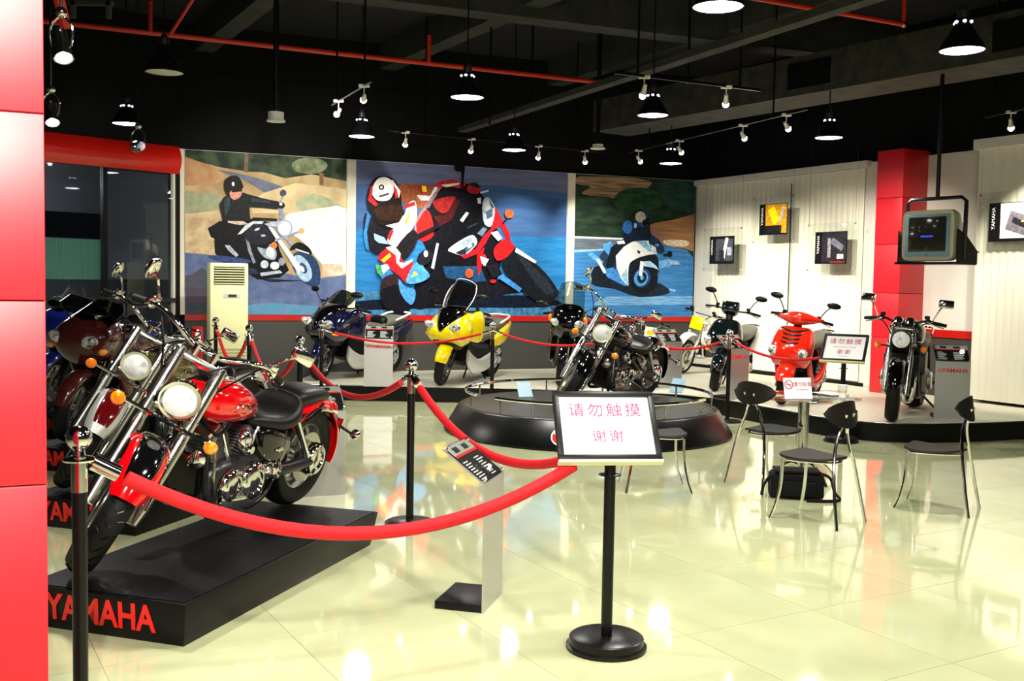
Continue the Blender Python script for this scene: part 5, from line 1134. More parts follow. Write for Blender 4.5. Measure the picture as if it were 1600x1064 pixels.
def roadbike(label, F, heading, z=0.0, lean=8, steer=20, paint='blackpaint', style='naked', mir='square', sig=True, wb=1.43, name='street_motorcycle', screen='visor_dark'):
    rk = 25; u = V((-math.sin(R(rk)), 0, math.cos(R(rk))))
    t = bike_root(name, label, F, heading, wb, z, lean)
    Rf = 0.30; A = V((wb, 0, Rf)); xf = steer_xf(wb - 0.24, 0.75, rk, steer)
    wheel(t, 'front', wb, Rf, 0.12, 'cast', 'gold' if style == 'naked' else 'steel', xf=xf); wheel(t, 'rear', 0, 0.31, 0.18, 'cast', 'gold' if style == 'naked' else 'steel')
    forks(t, A, u, 0.66, 0.10, 0.022, xf, 0.55, 'steel' if style == 'naked' else 'gold', 'steel' if style == 'naked' else 'blackmetal', clamps=(0.74, 0.98))
    MB(xf).fender(wb, Rf, 0.325, 10, 165, 0.075, 0.045, tip=0.6).build('front_fender', paint, t)
    for s in (-1, 1): MB(xf).box((wb - 0.10, 0.08 * s, Rf + 0.11), (0.10, 0.03, 0.06), MX.Rotation(R(-50), 3, 'Y')).build('brake_calliper', 'gold', t, bev=0.008)
    top = A + u * 0.66
    if style == 'naked':
        headlamp(t, A + u * 0.50 + V((0.15, 0, 0.04)), (1, 0, -0.05), 0.098, xf, 'blackpaint')
        for s in (-1, 1):
            MB(xf).lathe([(0.043, -0.05), (0.048, 0.0), (0.045, 0.012), (0.001, 0.012)], 20, top + V((0.06, 0.055 * s, 0.08)), (-0.5, 0, 1)).build('instrument', 'chrome', t)
            tb('signal_stem', 'blackplastic', t, [A + u * 0.46 + V((0.03, 0.10 * s, 0)), A + u * 0.46 + V((0.05, 0.19 * s, 0))], 0.009, 6, xf)
            signal(t, A + u * 0.46 + V((0.07, 0.21 * s, 0)), 0.034, (1, 0, 0), xf, 'blackplastic')
            mirror(t, top + V((-0.03, 0.25 * s, 0.08)), top + V((-0.02, 0.36 * s, 0.27)), 0.07, xf, 'chrome', mir, n=(0.95, 0.15 * s, 0.15))
    bars(t, [tuple(top + V((0, 0, 0.05))), tuple(top + V((0.0, 0.10, 0.055))), tuple(top + V((-0.02, 0.2, 0.085))), tuple(top + V((-0.10, 0.36, 0.06)))], xf, 'blackmetal', 0.012, cont='blackplastic', lever='steel')
    cables(t, [(top + V((-0.05, 0.24, 0.06)), top + V((0.10, 0.16, 0.04)), top + V((0.04, 0.03, -0.18))), (top + V((-0.05, -0.24, 0.06)), top + V((0.10, -0.16, 0.02)), top + V((0.04, -0.03, -0.2)))], xf)
    bd('fuel_tank', paint, t, [(0.50, 0.70, 0.78, 0.09, 2.5), (0.58, 0.68, 0.86, 0.13, 2.6), (0.75, 0.68, 0.96, 0.165, 2.7), (0.92, 0.70, 0.98, 0.16, 2.6), (1.02, 0.74, 0.94, 0.11, 2.4), (1.08, 0.80, 0.89, 0.04, 2.2)], n=22)
    bd('seat', 'leather', t, [(0.58, 0.70, 0.74, 0.09, 3), (0.48, 0.68, 0.77, 0.14, 3), (0.25, 0.69, 0.77, 0.15, 3), (0.02, 0.73, 0.82, 0.13, 3), (-0.16, 0.76, 0.83, 0.09, 3), (-0.2, 0.77, 0.81, 0.05, 3)], n=20)
    tl = bd('tail_cowl', paint, t, [(0.45, 0.58, 0.70, 0.12, 3), (0.1, 0.64, 0.73, 0.13, 3), (-0.2, 0.70, 0.79, 0.10, 3), (-0.34, 0.76, 0.80, 0.05, 2.5)]); bx('tail_light', 'redlens', tl, (-0.33, 0, 0.765), (0.03, 0.10, 0.035), bev=0.008)
    tb('grab_rail', 'chrome', t, [(0.0, 0.13, 0.80), (-0.22, 0.11, 0.86), (-0.30, 0.0, 0.87), (-0.22, -0.11, 0.86), (0.0, -0.13, 0.80)], 0.011, 8)
    MB().fender(0, 0.31, 0.36, 60, 175, 0.09, 0.04).build('rear_fender', 'blackplastic', t)
    fr_ = MB()
    for s in (-1, 1):
        fr_.tube(sm([(1.14, 0.03 * s, 0.84), (1.0, 0.12 * s, 0.68), (0.98, 0.15 * s, 0.30), (0.85, 0.14 * s, 0.20), (0.5, 0.14 * s, 0.22), (0.40, 0.13 * s, 0.40), (0.42, 0.12 * s, 0.66)], 4), 0.018, 8)
        fr_.tube([(0.42, 0.13 * s, 0.66), (-0.15, 0.1 * s, 0.73)], 0.015, 8); fr_.tube([(0.42, 0.13 * s, 0.36), (0, 0.13 * s, 0.31)], 0.025, 8)
    fr_.build('frame', 'blackmetal', t)
    bd('crankcase', 'enginegrey', t, [(0.44, 0.26, 0.44, 0.14, 4), (0.55, 0.20, 0.50, 0.20, 5), (0.75, 0.19, 0.50, 0.22, 5), (0.92, 0.23, 0.46, 0.18, 4)])
    MB().box((0.83, 0, 0.55), (0.18, 0.40, 0.20), MX.Rotation(R(15), 3, 'Y')).build('cylinder_block', 'enginegrey', t, bev=0.015); MB().box((0.87, 0, 0.67), (0.19, 0.36, 0.07), MX.Rotation(R(15), 3, 'Y')).build('valve_cover', 'blackmetal', t, bev=0.015)
    for s in (-1, 1): cover(t, (0.68, 0.36), 0.10, 0.20, 0.05, 'steel', s); cover(t, (0.52, 0.34), 0.06, 0.19, 0.04, 'blackmetal', s)
    for k in range(4):
        y = -0.13 + 0.087 * k; tb('exhaust_header', 'chrome', t, [(0.93, y, 0.58), (1.02, y, 0.50), (1.02, y * 0.9, 0.28), (0.88, y * 0.7 - 0.02, 0.15), (0.5, -0.10 + y * 0.2, 0.13)], 0.019, 8)
    MB().tube([(0.5, -0.10, 0.14), (0.25, -0.17, 0.24), (-0.3, -0.18, 0.40)], [0.04, 0.055, 0.055], 14).build('silencer', 'chrome', t)
    MB().box((1.02, 0, 0.50), (0.04, 0.32, 0.28), MX.Rotation(R(8), 3, 'Y')).build('radiator', 'blackmetal', t)
    for s in (-1, 1): tb('foot_peg', 'rubber', t, [(0.48, 0.17 * s, 0.33), (0.48, 0.30 * s, 0.33)], 0.014, 8); tb('rear_shock', 'blackmetal', t, [(0.08, 0.14 * s, 0.36), (0.22, 0.13 * s, 0.68)], 0.024, 10)
    yk = 0.34; tb('side_stand', 'blackmetal', t, [(0.62, 0.16, 0.2), (0.58, yk, yk * math.tan(R(lean)) + 0.012), (0.52, yk + 0.03, (yk + 0.03) * math.tan(R(lean)) + 0.01)], 0.012, 8)
    if style != 'naked':
        # half fairing: nose, side panels, screen, twin lamps
        tour = style == 'tour'
        nz = 0.06 if tour else 0.0
        bd('nose_fairing', paint, t, [(0.66, 1.28, 1.46, 0.10, 2.6), (0.74, 1.20, 1.55, 0.20, 2.6), (0.86, 1.12, 1.60, 0.25, 2.5), (0.96 + nz, 1.10, 1.56, 0.24, 2.4), (1.04 + nz, 1.12, 1.44, 0.17, 2.3), (1.07 + nz, 1.16, 1.36, 0.10, 2.2)], axis='z', n=22)
        for s in (-1, 1):
            bd('side_fairing', paint, t, [(0.74, 0.42, 0.60, 0.02, 3, s * 0.20), (0.88, 0.30, 0.76, 0.03, 3, s * 0.225), (1.05, 0.34, 0.90, 0.035, 3, s * 0.235), (1.2, 0.55, 0.96, 0.03, 3, s * 0.225), (1.32, 0.72, 0.94, 0.02, 3, s * 0.20)])
            el('headlight', 'lensdark', t, (1.515, 0.115 * s, 0.86), (0.07, 0.125, 0.06), MX.Rotation(R(-28 * s), 3, 'Z') @ MX.Rotation(R(18 * s), 3, 'X'))
            el('turn_signal', 'amber', t, (1.47, 0.235 * s, 0.93 if tour else 0.80), (0.05, 0.03, 0.05 if tour else 0.03))
            mirror(t, (1.34, 0.20 * s, 1.02), (1.30, 0.40 * s, 1.10), 0.062, None, 'blackplastic', 'leaf', n=(0.95, 0.2 * s, 0))
        g = []
        zt = 1.40 if tour else 1.20
        for i in range(9):
            f_ = i / 8; row = []
            for j in range(11):
                a_ = -1 + 2 * j / 10; hw = 0.205 - 0.045 * f_ ** 2
                row.append((1.50 + nz - 0.28 * f_ - 0.11 * a_ * a_, hw * a_, 1.0 + nz * 0.5 + (zt - 1.0) * f_ - 0.04 * a_ * a_ * f_))
            g.append(row)
        MB().sheet(g, 0.003).build('windscreen', screen, t)
        if tour: MB().tube([g[-1][j] for j in range(11)], 0.005, 6).build('screen_edge', 'blackplastic', t)
    return t

def maxi_scooter(label, F, heading, z, paint, low='silver', screen='visor', lean=6, steer=14, edge=True, tall=1.45):
    wb = 1.57; t = bike_root('maxi_scooter', label, F, heading, wb, z, lean); t['category'] = 'scooter'
    rk = 25; u = V((-math.sin(R(rk)), 0, math.cos(R(rk)))); xf = steer_xf(wb - 0.2, 0.7, rk, steer); A = V((wb, 0, 0.285))
    wheel(t, 'front', wb, 0.285, 0.125, 'cast', 'steel', xf=xf); wheel(t, 'rear', 0, 0.285, 0.16, 'cast', 'steel')
    forks(t, A, u, 0.40, 0.09, 0.022, xf, 0.7, 'blackmetal', 'blackmetal', clamps=(0.9,))
    MB(xf).fender(wb, 0.285, 0.325, 12, 150, 0.095, 0.06, tip=0.8).build('front_fender', paint, t)
    bd('front_apron', paint, t, [(0.55, 1.36, 1.58, 0.20, 2.8), (0.62, 1.24, 1.72, 0.27, 2.8), (0.70, 1.18, 1.80, 0.295, 2.6), (0.80, 1.14, 1.78, 0.29, 2.5), (0.92, 1.12, 1.66, 0.25, 2.5), (1.0, 1.14, 1.55, 0.19, 2.4)], axis='z', n=26)
    bd('apron_mouth', 'blackplastic', t, [(0.50, 1.30, 1.60, 0.16, 2.6), (0.56, 1.25, 1.70, 0.20, 2.6), (0.60, 1.22, 1.735, 0.20, 2.6)], axis='z', n=20)
    bd('nose_panel', 'blackpaint', t, [(0.74, 1.5, 1.805, 0.05, 2.4), (0.82, 1.45, 1.80, 0.10, 2.4), (0.93, 1.35, 1.70, 0.17, 2.4), (1.03, 1.25, 1.58, 0.19, 2.4), (1.08, 1.24, 1.48, 0.14, 2.4)], axis='z', n=20)
    for s in (-1, 1):
        el('headlight', 'lensdark', t, (1.705, 0.150 * s, 0.795), (0.075, 0.135, 0.065), MX.Rotation(R(-38 * s), 3, 'Z') @ MX.Rotation(R(22 * s), 3, 'X'), n=18, m=12)
        el('turn_signal', 'amber', t, (1.655, 0.252 * s, 0.685), (0.07, 0.03, 0.026), MX.Rotation(R(-42 * s), 3, 'Z') @ MX.Rotation(R(14 * s), 3, 'X'))
        bd('leg_shield', paint, t, [(0.98, 0.72, 0.86, 0.02, 2.6, s * 0.25), (1.06, 0.62, 0.99, 0.045, 2.6, s * 0.27), (1.18, 0.60, 1.04, 0.06, 2.6, s * 0.265), (1.32, 0.62, 1.0, 0.06, 2.6, s * 0.24), (1.45, 0.66, 0.90, 0.04, 2.6, s * 0.22)])
        mirror(t, (1.42, 0.17 * s, 1.02), (1.40, 0.37 * s, 1.24), 0.07, None, 'blackplastic', 'leaf', n=(0.95, 0.3 * s, 0.25))
        bd('side_skirt', low, t, [(0.42, 0.30, 0.44, 0.02, 3, s * 0.22), (0.62, 0.20, 0.42, 0.035, 3, s * 0.24), (0.95, 0.16, 0.36, 0.04, 3, s * 0.24), (1.15, 0.18, 0.42, 0.035, 3, s * 0.22), (1.26, 0.30, 0.50, 0.02, 3, s * 0.2)])
        bd('tail_side_panel', paint, t, [(0.45, 0.50, 0.60, 0.02, 2.8, s * 0.19), (0.2, 0.50, 0.72, 0.045, 2.8, s * 0.19), (-0.1, 0.56, 0.80, 0.045, 2.8, s * 0.165), (-0.36, 0.68, 0.84, 0.03, 2.6, s * 0.11)])
        tb('grab_handle', 'white', t, [(0.12, 0.16 * s, 0.83), (-0.12, 0.17 * s, 0.90), (-0.32, 0.10 * s, 0.92), (-0.36, 0.0, 0.92)], 0.017, 8)
        tb('rear_shock', 'blackmetal', t, [(0.02, 0.15 * s, 0.33), (0.14, 0.15 * s, 0.58)], 0.025, 10)
    bd('centre_tunnel', 'blackplastic', t, [(0.50, 0.28, 0.55, 0.19, 4), (0.80, 0.24, 0.56, 0.19, 4), (1.05, 0.24, 0.62, 0.18, 4), (1.24, 0.32, 0.80, 0.18, 4)])
    bd('rider_seat', 'greyseat', t, [(0.92, 0.62, 0.66, 0.07, 2.8), (0.82, 0.60, 0.72, 0.13, 3), (0.60, 0.60, 0.745, 0.165, 3), (0.42, 0.62, 0.77, 0.17, 3), (0.36, 0.66, 0.82, 0.15, 3)], n=20)
    bd('backrest', 'blackplastic', t, [(0.40, 0.74, 0.84, 0.10, 3), (0.36, 0.72, 0.89, 0.14, 3), (0.30, 0.74, 0.89, 0.14, 3)])
    bd('pillion_seat', 'greyseat', t, [(0.34, 0.70, 0.83, 0.14, 3), (0.18, 0.72, 0.87, 0.155, 3), (-0.1, 0.76, 0.89, 0.13, 3), (-0.28, 0.79, 0.87, 0.08, 2.6)], n=20)
    bd('belly', 'enginegrey', t, [(-0.02, 0.22, 0.40, 0.14, 4), (0.2, 0.20, 0.42, 0.17, 4), (0.52, 0.18, 0.44, 0.18, 4)])
    cover(t, (0.30, 0.31), 0.10, 0.16, 0.05, 'alu', 1); cover(t, (0.02, 0.285), 0.07, 0.12, 0.05, 'alu', 1); cover(t, (0.14, 0.42), 0.06, 0.16, 0.05, 'alu', 1)
    bx('tail_light', 'redlens', t, (-0.38, 0, 0.77), (0.04, 0.16, 0.06), bev=0.012)
    MB().tube([(0.3, -0.2, 0.3), (0.1, -0.22, 0.32), (-0.35, -0.22, 0.42)], [0.035, 0.06, 0.06], 12).build('silencer', 'steel', t)
    tp = V((1.27, 0, 1.03)); bars(t, [(1.27, 0, 1.02), (1.26, 0.12, 1.03), (1.20, 0.24, 1.05), (1.12, 0.38, 1.03)], xf, 'blackmetal', 0.013, cont='blackplastic', lever='steel')
    g = []
    for i in range(9):
        f_ = i / 8; row = []
        for j in range(13):
            a_ = -1 + 2 * j / 12; hw = 0.15 + 0.10 * f_ * (1.7 - f_) - 0.06 * f_ ** 4
            row.append((1.60 - 0.34 * f_ - 0.12 * a_ * a_, hw * a_, 0.98 + (tall - 0.98) * f_ - 0.07 * (abs(a_) ** 3) * f_))
        g.append(row)
    MB().sheet(g, 0.003).build('windscreen', screen, t)
    if edge: MB().tube([r_[0] for r_ in g] + g[-1][1:-1] + [r_[-1] for r_ in reversed(g)], 0.007, 6).build('screen_edge', 'whitegloss', t)
    for s in (-1, 1): tb('centre_stand', 'blackmetal', t, [(0.55, 0.10 * s, 0.2), (0.50, 0.17 * s, 0.012 - s * 0.17 * math.tan(R(-lean)))], 0.013, 6)
    return t

def city_scooter(label, F, heading, z, paint, style, lean=6, steer=10):
    wb = 1.26; t = bike_root('city_scooter', label, F, heading, wb, z, lean); t['category'] = 'scooter'
    rk = 26; u = V((-math.sin(R(rk)), 0, math.cos(R(rk)))); xf = steer_xf(wb - 0.18, 0.7, rk, steer); Rf = 0.235 if style == 'red' else 0.255; A = V((wb, 0, Rf))
    wheel(t, 'front', wb, Rf, 0.12, 'cast', 'steel', xf=xf); wheel(t, 'rear', 0, Rf, 0.125, 'cast', 'steel')
    forks(t, A, u, 0.34, 0.085, 0.018, xf, 0.7, 'steel', 'blackmetal', clamps=(0.92,))
    if style == 'red':
        MB(xf).fender(wb, Rf, 0.285, 15, 140, 0.105, 0.07, tip=0.75).build('front_fender', paint, t)
        ap = bd('front_apron', paint, t, [(0.47, 1.10, 1.27, 0.20, 2.6), (0.56, 1.02, 1.36, 0.235, 2.5), (0.68, 0.98, 1.37, 0.25, 2.4), (0.80, 0.96, 1.30, 0.235, 2.4), (0.90, 0.96, 1.22, 0.20, 2.4), (0.94, 0.98, 1.16, 0.14, 2.4)], axis='z', n=26)
        for k in range(4):
            zz = 0.895 - 0.047 * k; xx = 1.222 + 0.032 * k
            MB().tube([(xx - 0.035 - 0.04, -0.16, zz + 0.022), (xx + 0.012, -0.08, zz + 0.004), (xx + 0.02, 0, zz - 0.004), (xx + 0.012, 0.08, zz + 0.004), (xx - 0.075, 0.16, zz + 0.022)], 0.012, 6).build('grille_slot', 'blackplastic', ap)
        for s in (-1, 1):
            el('headlight', 'lensdark', t, (1.288, 0.138 * s, 0.63), (0.06, 0.118, 0.072), MX.Rotation(R(-36 * s), 3, 'Z') @ MX.Rotation(R(14 * s), 3, 'X'), n=18, m=12)
            bd('floor_rail', paint, t, [(0.28, 0.42, 0.52, 0.02, 3, s * 0.19), (0.50, 0.28, 0.40, 0.03, 3, s * 0.21), (0.78, 0.20, 0.30, 0.03, 3, s * 0.20), (1.0, 0.34, 0.50, 0.025, 3, s * 0.2), (1.08, 0.46, 0.6, 0.02, 3, s * 0.2)])
            bd('tail_side_panel', paint, t, [(0.42, 0.46, 0.58, 0.02, 2.8, s * 0.16), (0.15, 0.48, 0.70, 0.045, 2.8, s * 0.155), (-0.2, 0.58, 0.74, 0.04, 2.8, s * 0.12), (-0.4, 0.66, 0.74, 0.02, 2.6, s * 0.07)])
        hz = 1.04
        bd('handlebar_cowl', paint, t, [(-0.27, 0.94, 1.06, 0.02, 2.4, 0.0), (-0.2, 0.93, 1.11, 0.04, 2.4), (-0.08, 0.93, 1.20, 0.075, 2.4), (0.0, 0.93, 1.22, 0.085, 2.4), (0.08, 0.93, 1.20, 0.075, 2.4), (0.2, 0.93, 1.11, 0.04, 2.4), (0.27, 0.94, 1.06, 0.02, 2.4)], MX.Translation((0, 0, hz)) @ MX(((0, 0, 1, 0), (1, 0, 0, 0), (0, 1, 0, 0), (0, 0, 0, 1))))
        g0 = 1.04
    else:
        MB(xf).fender(wb, Rf, 0.30, 10, 150, 0.09, 0.06, tip=0.7).build('front_fender', paint, t)
        bd('front_apron', paint, t, [(0.50, 1.12, 1.26, 0.16, 2.6), (0.60, 1.02, 1.36, 0.22, 2.4), (0.72, 0.98, 1.36, 0.24, 2.3), (0.84, 0.97, 1.30, 0.215, 2.3), (0.94, 0.98, 1.20, 0.16, 2.4), (0.97, 1.0, 1.14, 0.10, 2.4)], axis='z', n=26)
        for s in (-1, 1):
            el('headlight', 'lensdark', t, (1.285, 0.135 * s, 0.655), (0.06, 0.118, 0.07), MX.Rotation(R(-38 * s), 3, 'Z') @ MX.Rotation(R(24 * s), 3, 'X'), n=18, m=12)
            el('turn_signal', 'amber', t, (1.27, 0.17 * s, 0.545), (0.03, 0.05, 0.02), MX.Rotation(R(-30 * s), 3, 'Z'))
            bd('tail_side_panel', paint, t, [(0.42, 0.46, 0.58, 0.02, 2.8, s * 0.16), (0.15, 0.48, 0.74, 0.045, 2.8, s * 0.155), (-0.2, 0.60, 0.78, 0.04, 2.8, s * 0.12), (-0.4, 0.68, 0.78, 0.02, 2.6, s * 0.07)])
        hz = 1.09
        bd('handlebar_cowl', paint, t, [(1.01, 0.96, 1.06, 0.06, 2.4), (1.06, 0.93, 1.13, 0.11, 2.6), (1.12, 0.93, 1.16, 0.12, 2.6), (1.19, 0.97, 1.12, 0.115, 2.8), (1.21, 0.99, 1.09, 0.10, 2.6)], axis='z', n=22)
        g0 = 1.09
    tb('steering_neck', 'blackplastic', t, [(1.08, 0, 0.88), (1.03, 0, hz)], 0.05, 12)
    bars(t, [(1.03, 0, g0), (1.02, 0.10, g0), (1.0, 0.22, g0 + 0.01), (0.95, 0.35, g0 - 0.005)], xf, 'blackmetal', 0.012, cont='blackplastic', lever='steel', gl=0.11)
    for s in (-1, 1): mirror(t, (0.99, 0.2 * s, g0 + 0.02), (1.0, 0.34 * s, g0 + 0.22), 0.062, xf, 'blackplastic', 'leaf', n=(0.95, 0.2 * s, 0.1))
    bd('floorboard', 'blackplastic', t, [(0.40, 0.20, 0.36, 0.17, 4), (0.62, 0.19, 0.32, 0.19, 5), (0.9, 0.20, 0.33, 0.18, 4), (1.02, 0.26, 0.5, 0.16, 3)])
    bd('inner_shield', 'blackplastic', t, [(0.40, 0.92, 1.08, 0.17, 3), (0.7, 0.90, 1.06, 0.2, 3), (0.9, 0.94, 1.06, 0.15, 3)], axis='z')
    bd('seat', 'greyseat', t, [(0.56, 0.66, 0.70, 0.06, 2.6), (0.48, 0.64, 0.77, 0.13, 2.8), (0.3, 0.66, 0.80, 0.155, 2.8), (0.05, 0.70, 0.84, 0.15, 2.8), (-0.18, 0.74, 0.86, 0.11, 2.6), (-0.26, 0.77, 0.83, 0.06, 2.4)], n=22)
    bd('seat_base', 'blackplastic', t, [(0.48, 0.30, 0.66, 0.14, 3.4), (0.25, 0.38, 0.68, 0.14, 3.4), (-0.1, 0.50, 0.72, 0.11, 3)])
    bd('engine', 'enginegrey', t, [(-0.06, 0.18, 0.32, 0.07, 3, 0.07), (0.2, 0.18, 0.36, 0.09, 3, 0.07), (0.45, 0.22, 0.38, 0.08, 3, 0.06)]); cover(t, (0.28, 0.28), 0.07, 0.15, 0.03, 'alu', 1)
    MB().fender(0, Rf, Rf + 0.05, 70, 190, 0.08, 0.03).build('rear_fender', 'blackplastic', t); bx('tail_light', 'redlens', t, (-0.40, 0, 0.70), (0.04, 0.13, 0.06), bev=0.012)
    tb('grab_rail', 'chrome', t, [(-0.12, 0.12, 0.80), (-0.32, 0.10, 0.84), (-0.38, 0, 0.85), (-0.32, -0.10, 0.84), (-0.12, -0.12, 0.80)], 0.012, 8)
    MB().tube([(0.2, -0.13, 0.25), (0.05, -0.15, 0.27), (-0.3, -0.15, 0.36)], [0.03, 0.05, 0.05], 12).build('silencer', 'steel', t)
    for s in (-1, 1): tb('centre_stand', 'blackmetal', t, [(0.42, 0.09 * s, 0.2), (0.38, 0.15 * s, 0.012 + s * 0.15 * math.tan(R(lean)))], 0.012, 6)
    return t

def dirt_bike(label, F, heading, z, paint, plate, wb=1.0, sc_=1.0, lean=7, steer=0, bodyc='white'):
    t = bike_root('off_road_motorcycle', label, F, heading, wb * sc_, z, lean); t.scale = (sc_, sc_, sc_)
    rk = 27; u = V((-math.sin(R(rk)), 0, math.cos(R(rk)))); xf = steer_xf(wb - 0.2, 0.6, rk, steer); Rf = 0.25; A = V((wb, 0, Rf))
    wheel(t, 'front', wb, Rf, 0.075, 'wire', 'steel', xf=xf, rim_r=0.195); wheel(t, 'rear', 0, Rf * 0.95, 0.10, 'wire', 'steel', rim_r=0.17)
    forks(t, A, u, 0.56, 0.085, 0.017, xf, 0.5, 'steel', 'silver', clamps=(0.74, 0.97))
    MB(xf).fender(wb - 0.01, Rf + 0.06, 0.30, 25, 130, 0.065, 0.03, tip=0.5).build('front_fender', paint, t)
    top = A + u * 0.56
    fm = xf @ frame(A + u * 0.50 + V((0.07, 0, 0.04)), (0, 1, 0), (-0.25, 0, 1))
    pl = MB(fm).box((0, 0, 0), (0.20, 0.18, 0.008)).build('number_plate', plate, t, bev=0.003)
    if plate != 'yellow': MB(fm).box((0, -0.01, 0.006), (0.12, 0.08, 0.003)).build('plate_print', 'yellow', pl)
    bars(t, [tuple(top + V((0, 0, 0.04))), tuple(top + V((-0.01, 0.08, 0.06))), tuple(top + V((-0.03, 0.18, 0.13))), tuple(top + V((-0.09, 0.31, 0.12)))], xf, 'steel', 0.011, cont='blackplastic', lever='steel', gl=0.1)
    tb('cross_brace', 'blackplastic', t, [top + V((-0.02, -0.15, 0.11)), top + V((-0.02, 0.15, 0.11))], 0.008, 6, xf)
    bd('fuel_tank', paint, t, [(0.42, 0.58, 0.64, 0.05, 2.6), (0.55, 0.56, 0.70, 0.09, 2.6), (0.68, 0.56, 0.74, 0.10, 2.6), (0.76, 0.62, 0.72, 0.05, 2.4)])
    bd('seat', 'leather', t, [(0.60, 0.66, 0.72, 0.05, 3), (0.4, 0.62, 0.69, 0.085, 3), (0.05, 0.64, 0.70, 0.08, 3), (-0.12, 0.67, 0.71, 0.05, 3)])
    for s in (-1, 1):
        bd('radiator_shroud', bodyc, t, [(0.5, 0.50, 0.60, 0.01, 3, s * 0.10), (0.68, 0.42, 0.64, 0.015, 3, s * 0.12), (0.82, 0.46, 0.62, 0.01, 3, s * 0.13)])
        bd('side_plate', bodyc, t, [(0.35, 0.48, 0.60, 0.008, 3, s * 0.08), (0.15, 0.44, 0.62, 0.01, 3, s * 0.085), (-0.05, 0.54, 0.64, 0.008, 3, s * 0.075)])
    MB().fender(0.0, Rf + 0.12, 0.36, 75, 130, 0.07, 0.03, tip=0.6).build('rear_fender', paint, t)
    fr_ = MB()
    for s in (-1, 1):
        fr_.tube(sm([(0.80, 0.02 * s, 0.66), (0.72, 0.06 * s, 0.45), (0.66, 0.08 * s, 0.22), (0.35, 0.08 * s, 0.22), (0.28, 0.07 * s, 0.40), (0.20, 0.06 * s, 0.58)], 4), 0.013, 6); fr_.tube([(0.30, 0.08 * s, 0.30), (0.0, 0.08 * s, Rf * 0.95)], 0.016, 6)
    fr_.build('frame', 'blackmetal' if paint == 'scooterred' else 'silver', t)
    bd('crankcase', 'enginegrey', t, [(0.34, 0.24, 0.38, 0.07, 3), (0.48, 0.22, 0.40, 0.10, 3), (0.62, 0.25, 0.38, 0.07, 3)]); fin_cylinder(t, (0.56, 0, 0.36), (0.3, 0, 1), 0.10, 0.11, 6)
    tb('exhaust_pipe', 'steel', t, [(0.62, -0.04, 0.44), (0.72, -0.07, 0.36), (0.62, -0.1, 0.25), (0.35, -0.12, 0.4), (-0.1, -0.11, 0.55)], 0.022, 8)
    yk = 0.22; tb('side_stand', 'blackmetal', t, [(0.42, 0.09, 0.22), (0.38, yk, yk * math.tan(R(lean)) + 0.01)], 0.010, 6)
    return t

# ------------------------------------------------------------------ display stands with lettering, and the bikes
SD = V((0.304, 0.953, 0)); SW = V((0.953, -0.304, 0))        # stand length (to the rear) and width directions
ROW = V((-0.9, 1.88, 0))
NL = G(290, 945, 0.2)                                         # near right front corner, top
def stand(k, label):
    o = V((NL.x, NL.y, 0)) + ROW * k
    t = thing('display_stand', label, 'display stand', o); Wd, L, hh = 0.86, 1.92, 0.2
    # slanted front: the foot of the front face sits slightly behind
    fm = frame((0, 0, 0), SW, SD)
    m = MB(fm); P = [(-Wd, 0, hh), (0, 0, hh), (0, L, hh), (-Wd, L, hh), (-Wd + 0.0, 0.035, 0), (-0.035, 0.035, 0), (-0.035, L - 0.03, 0), (-Wd, L - 0.03, 0)]
    m.add(P, [(0, 1, 2, 3), (7, 6, 5, 4), (0, 4, 5, 1), (1, 5, 6, 2), (2, 6, 7, 3), (3, 7, 4, 0)]).build('plinth_body', 'stand_black', t, bev=0.004)
    MB(fm).box((-Wd / 2, L / 2, hh + 0.002), (Wd - 0.03, L - 0.03, 0.004)).build('deck_mat', 'stand_deck', t)
    nz = V((0, 0, 1)); f2 = frame(fm @ V((-0.46, -0.003 + 0.0175, 0.105)), SW, (V((0, 0, hh)) - SD * 0.035).normalized())
    txt('lettering', 'YAMAHA', 0.175, 'sign_red', t, f2 @ MX.Translation((0, 0, 0.001)), 0.002, shear=0.12, bold=0.004, sx=0.80)
    em = MB(f2).lathe([(0.06, 0), (0.06, 0.003), (0.048, 0.003), (0.048, 0)], 24, (-0.36, 0, 0), closed=True)
    for q in range(3):
        a_ = PI / 2 + q * 2 * PI / 3; em.box((-0.36 + 0.025 * math.cos(a_), 0.025 * math.sin(a_), 0.0015), (0.05, 0.012, 0.003), MX.Rotation(a_, 3, 'Z'))
    em.build('emblem', 'sign_red', t)
stand(0, 'nearest black display stand with red lettering, under the red cruiser')
stand(1, 'black display stand with red lettering under the silver and dark red cruiser')
stand(2, 'black display stand with red lettering under the maroon sport bike')
stand(3, 'farthest black display stand with red lettering under the blue bike')
ZS = 0.212
F0 = G(152, 897, 0.2); HD0 = -109
cruiser('chrome and red cruiser with black fender stripe, nearest the camera', (F0.x, F0.y), HD0, ZS)
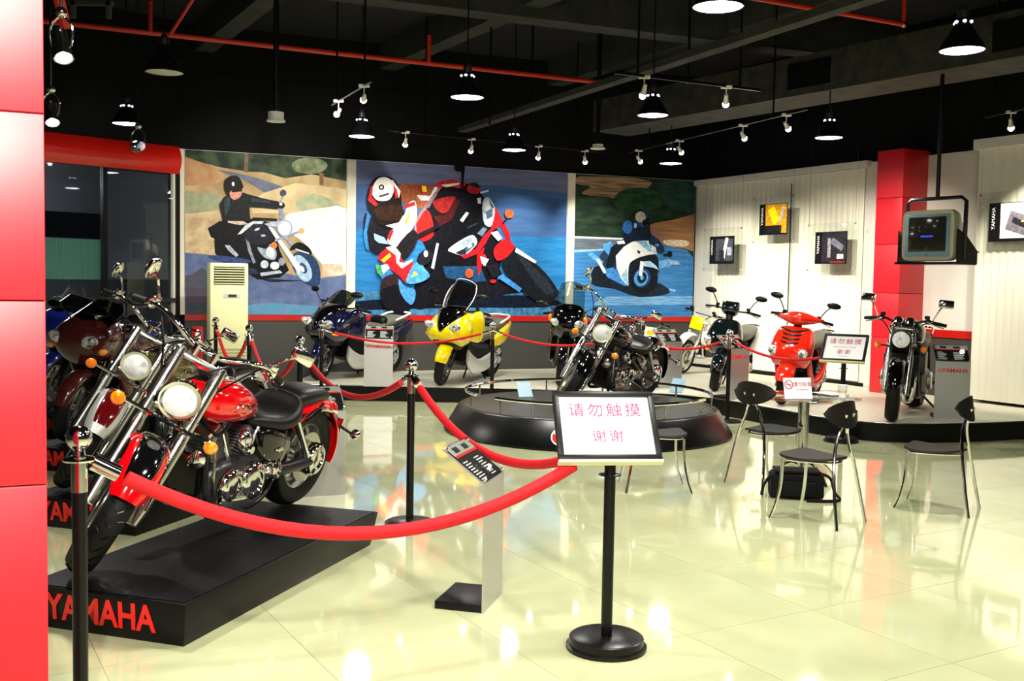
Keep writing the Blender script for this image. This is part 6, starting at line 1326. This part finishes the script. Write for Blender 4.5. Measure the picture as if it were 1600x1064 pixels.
cruiser('cruiser with olive tank and silver edged dark red fender, second in the row', (F0.x + ROW.x, F0.y + ROW.y), HD0, ZS, tank='olive', fen='silver', mid='darkred', shape='square')
b3 = (F0.x + ROW.x * 2 + 0.05, F0.y + ROW.y * 2); roadbike('maroon faired sport motorcycle, third in the left row', b3, -104, ZS, paint='maroon', style='sport', steer=14, name='sport_motorcycle')
b4 = (F0.x + ROW.x * 3 - 0.1, F0.y + ROW.y * 3); roadbike('dark blue faired sport motorcycle, farthest in the left row', b4, -104, ZS, paint='blue', style='sport', steer=10, name='sport_motorcycle')
hd = R(-125); cruiser('black chrome cruiser standing on the round pedestal', (pc.x + 0.80 * math.cos(hd) + 0.18, pc.y + 0.80 * math.sin(hd)), -125, 0.298, tank='blackpaint', fen='blackpaint', mid='blackpaint', solo=True)
q = AT(876, 600, 13.9); roadbike('black touring motorcycle with clear screen and orange signals behind pedestal', (q.x, q.y), -98, 0.2, paint='blackpaint', style='tour', steer=0, name='touring_motorcycle', screen='visor', lean=5)
q = G(500, 594, 0.2); maxi_scooter('dark navy maxi scooter with grey seat on the platform', (q.x, q.y), -119, 0.2, 'navy', edge=False, screen='visor_dark', tall=1.27)
q = G(690, 602, 0.2); maxi_scooter('bright yellow maxi scooter with clear screen on the platform', (q.x, q.y), -112, 0.2, 'yellow')
q = G(1118, 611, 0.2); city_scooter('glossy black scooter before the white blinds', (q.x, q.y), -117, 0.2, 'scooterblack', 'black')
q = G(1222, 632, 0.2); city_scooter('bright red scooter with slatted nose before the white blinds', (q.x, q.y), -122, 0.2, 'scooterred', 'red')
q = G(1397, 656, 0.2); roadbike('black naked roadster with round headlamp beside the red pillar', (q.x, q.y), -119, 0.2, steer=6, lean=2).scale = (1.1, 1.1, 1.1)
q = G(1005, 584, 0.2); dirt_bike('small red off-road bike with pale number plate below the poster', (q.x, q.y), -104, 0.2, 'scooterred', 'whitegloss', 0.95, 0.9, bodyc='scooterred')
q = G(1066, 584, 0.2); dirt_bike('small white off-road bike with yellow number plate beside black scooter', (q.x, q.y), -140, 0.2, 'whitegloss', 'yellow', 1.0, 1.12, steer=12)
